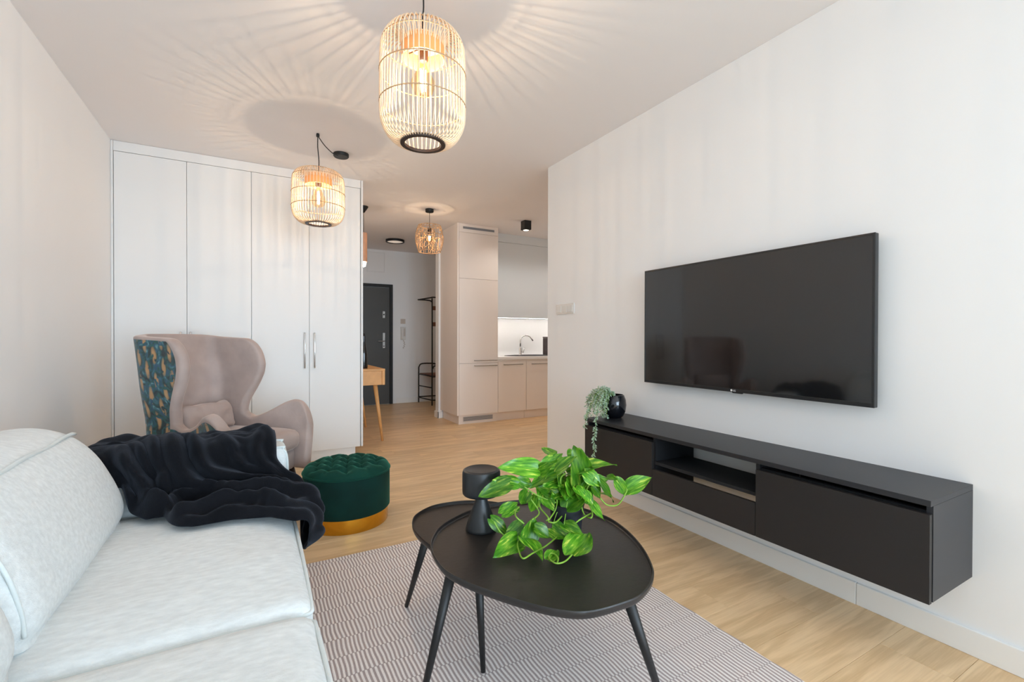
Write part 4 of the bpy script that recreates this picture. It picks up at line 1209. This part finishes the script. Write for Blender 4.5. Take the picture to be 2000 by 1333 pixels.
# ================================================================ POTHOS
PC = (.965, 1.325)
t = thing('pothos', 'bright green variegated pothos spilling from dark pot on coffee table', 'plant', (PC[0], PC[1], TZ - .011))
Z0 = TZ - .011
lathe('pot', [(0, 0), (.046, 0), (.050, .006), (.060, .10), (.064, .118), (.060, .12), (.056, .10), (0, .098)], M['pot_matt'], t, 36)
lathe('soil', [(0, .106), (.057, .104)], M['soil'], t, 24)
LEAVES=[([0.84,1.324,0.699],[0.734,1.348,0.718],0.035),([0.896,1.366,0.681],[0.944,1.336,0.728],0.031),([0.901,1.29,0.689],[0.937,1.253,0.742],0.038),([0.996,1.277,0.634],[0.961,1.255,0.751],0.059),([0.976,1.314,0.669],[1.059,1.221,0.719],0.038),([0.909,1.316,0.678],[0.838,1.346,0.642],0.038),([1.02,1.258,0.673],[0.991,1.271,0.633],0.052),([0.93,1.34,0.623],[0.883,1.397,0.618],0.035),([0.904,1.308,0.608],[0.86,1.335,0.628],0.031),([0.925,1.339,0.606],[0.964,1.286,0.605],0.038),([0.923,1.268,0.57],[0.986,1.265,0.608],0.052),([0.79,1.373,0.642],[0.719,1.385,0.663],0.031),([0.792,1.433,0.625],[0.712,1.474,0.587],0.035),([0.801,1.385,0.647],[0.844,1.375,0.63],0.028),([0.811,1.334,0.623],[0.795,1.35,0.583],0.028),([0.878,1.332,0.599],[0.875,1.284,0.573],0.031),([1.027,1.278,0.632],[1.096,1.268,0.646],0.028),([1.01,1.241,0.635],[1.034,1.227,0.601],0.031),([1.039,1.234,0.649],[1.088,1.217,0.591],0.026),([1.086,1.251,0.655],[1.091,1.211,0.66],0.016),([1.151,1.226,0.603],[1.221,1.19,0.641],0.038),([1.111,1.233,0.646],[1.15,1.229,0.595],0.024),([1.017,1.259,0.576],[1.06,1.247,0.517],0.021),([1.077,1.272,0.591],[1.079,1.223,0.598],0.019),([0.97,1.329,0.542],[0.931,1.329,0.482],0.045),([0.906,1.258,0.519],[0.92,1.194,0.516],0.028),([0.882,1.293,0.501],[0.899,1.242,0.486],0.045),([0.792,1.3,0.475],[0.814,1.306,0.533],0.052),([0.79,1.331,0.512],[0.728,1.331,0.475],0.042),([0.767,1.318,0.475],[0.665,1.269,0.475],0.028),([0.807,1.282,0.52],[0.844,1.261,0.494],0.031),([0.78,1.302,0.475],[0.774,1.201,0.475],0.017),([0.857,1.148,0.475],[0.967,1.218,0.481],0.055),([0.774,1.157,0.475],[0.827,1.191,0.475],0.026),([0.712,1.416,0.521],[0.752,1.382,0.481],0.029),([0.758,1.422,0.528],[0.812,1.424,0.553],0.031),([0.781,1.428,0.536],[0.825,1.419,0.535],0.024),([0.978,1.243,0.622],[0.979,1.218,0.596],0.024),([0.849,1.319,0.686],[0.865,1.27,0.722],0.031),([0.933,1.285,0.652],[0.968,1.286,0.597],0.042),([0.958,1.262,0.634],[0.965,1.227,0.615],0.031),([0.933,1.313,0.595],[0.928,1.336,0.54],0.031),([0.879,1.392,0.58],[0.87,1.404,0.528],0.028),([0.99,1.253,0.683],[1.027,1.224,0.647],0.035),([0.898,1.355,0.638],[0.854,1.327,0.604],0.035),([0.946,1.326,0.698],[0.903,1.326,0.676],0.035)]
STEMS=[[[0.782,1.312,0.524],[0.759,1.325,0.547],[0.782,1.369,0.548],[0.793,1.363,0.562]],[[0.878,1.258,0.48],[0.81,1.228,0.475],[0.749,1.207,0.475],[0.708,1.193,0.475],[0.72,1.238,0.475],[0.744,1.289,0.475],[0.77,1.317,0.475]],[[0.853,1.142,0.475],[0.808,1.117,0.475],[0.778,1.12,0.475],[0.777,1.155,0.475],[0.797,1.18,0.475],[0.807,1.168,0.475],[0.801,1.142,0.475],[0.78,1.118,0.475]],[[1.035,1.228,0.593],[1.056,1.216,0.569],[1.089,1.198,0.57],[1.113,1.185,0.611],[1.114,1.184,0.624]],[[0.852,1.273,0.531],[0.872,1.262,0.528],[0.921,1.291,0.531],[0.936,1.283,0.562]],[[0.853,1.33,0.59],[0.856,1.328,0.559],[0.852,1.273,0.544],[0.846,1.276,0.534]],[[0.852,1.273,0.534],[0.9,1.303,0.549],[0.906,1.3,0.583],[0.892,1.308,0.61]],[[0.918,1.294,0.638],[0.918,1.294,0.662],[0.933,1.285,0.679]],[[0.975,1.261,0.59],[0.981,1.258,0.556],[0.99,1.253,0.532],[0.976,1.203,0.544],[1.011,1.241,0.545],[0.999,1.248,0.576]],[[0.805,1.299,0.537],[0.853,1.33,0.542],[0.827,1.344,0.589]],[[0.695,1.36,0.531],[0.71,1.352,0.501],[0.727,1.342,0.481]],[[0.808,1.355,0.631],[0.844,1.335,0.603],[0.903,1.302,0.576]],[[1.011,1.242,0.665],[0.999,1.248,0.631],[0.975,1.261,0.583]],[[0.927,1.231,0.521],[0.944,1.221,0.538],[1.011,1.241,0.542]],[[0.932,1.227,0.475],[0.926,1.23,0.475],[0.915,1.237,0.481]]]
off = Vector((PC[0], PC[1], Z0))
rg = random.Random(11)
def leaf_mesh(L_, w, curl, fold, twist):
    """heart-shaped blade, stalk end at origin, along +Y"""
    bm = bmesh.new(); ny_, nx_ = 9, 6; G = []
    for j in range(ny_ + 1):
        v = j / ny_
        ww = w * (math.sin(min(1, v * 1.0) ** .62 * pi) ** .8) * (1 - .12 * v) if 0 < v < 1 else 0
        if j == 0: ww = w * .38
        row = []
        for i in range(nx_ + 1):
            u = -1 + 2 * i / nx_
            y_ = v * L_ - (.16 * L_ * (abs(u)) * (1 - v) ** 3)
            x_ = u * ww
            z_ = fold * abs(u) * ww - curl * L_ * v * v + .04 * L_ * sin(v * 7 + u * 2) * abs(u) + twist * x_ * v
            row.append(bm.verts.new((x_, y_, z_)))
        G.append(row)
    for j in range(ny_):
        for i in range(nx_):
            try: bm.faces.new((G[j][i], G[j][i + 1], G[j + 1][i + 1], G[j + 1][i]))
            except ValueError: pass
    bmesh.ops.remove_doubles(bm, verts=bm.verts, dist=1e-5)
    return bm
LEAVES[12] = ((.752, 1.361, .651), (.676, 1.400, .615), .035)
for k in range(26):
    a = rg.uniform(0, 2 * pi); r0 = rg.uniform(.01, .07); z = rg.uniform(.575, .72)
    p = Vector((PC[0] + r0 * cos(a), PC[1] + r0 * sin(a), z))
    q = p + Vector((cos(a) * .05, sin(a) * .05, rg.uniform(-.045, .02)))
    LEAVES.append((tuple(p), tuple(q), rg.uniform(.034, .046)))
camdir = Vector((-.35, -.75, .65)).normalized()
for i, (a, b_, w) in enumerate(LEAVES):
    A3, B3 = Vector(a) - off, Vector(b_) - off
    Yv = (B3 - A3); L_ = Yv.length
    if L_ < .03: B3 = A3 + Yv.normalized() * .035; Yv = B3 - A3; L_ = .035
    Yv.normalize()
    nrm = (camdir + Vector((rg.uniform(-.45, .45), rg.uniform(-.45, .45), rg.uniform(-.2, .5)))).normalized()
    Xv = Yv.cross(nrm).normalized(); Zv = Xv.cross(Yv)
    w_ = min(w * .86, L_ * .60)
    w_ = max(w_, L_ * .36)
    bm = leaf_mesh(L_ * 1.2, w_, rg.uniform(-.05, .22), rg.uniform(.1, .45), rg.uniform(-.4, .4))
    me = bpy.data.meshes.new('leaf'); bmesh.ops.recalc_face_normals(bm, faces=bm.faces); bm.to_mesh(me); bm.free()
    me.polygons.foreach_set('use_smooth', [True] * len(me.polygons))
    o = link('leaf', me, t, [M['pothos']])
    mm = Matrix((Xv, Yv, Zv)).transposed().to_4x4(); mm.translation = A3
    o.matrix_local = mm
    md = o.modifiers.new('s', 'SUBSURF'); md.levels = 1; md.render_levels = 1
    # keep blades above the table top
    lowest = min((mm @ v.co).z for v in me.vertices)
    if lowest < .006: o.location.z += .006 - lowest
    # petiole towards the crown of the plant
    crown = Vector((rg.uniform(-.03, .03), rg.uniform(-.03, .03), .13))
    if (A3 - crown).length < .13:
        midp = (A3 + crown) / 2 + Vector((rg.uniform(-.01, .01), rg.uniform(-.01, .01), .012))
        tube('petiole', smooth_pts([crown - Vector((0, 0, .03)), midp, o.location.copy()], 4), .0016, M['stem'], t, 6)
for s in STEMS:
    tube('vine', smooth_pts([Vector(p) - off + Vector((0, 0, .004)) for p in s], 6), .0026, M['stem'], t, 7)
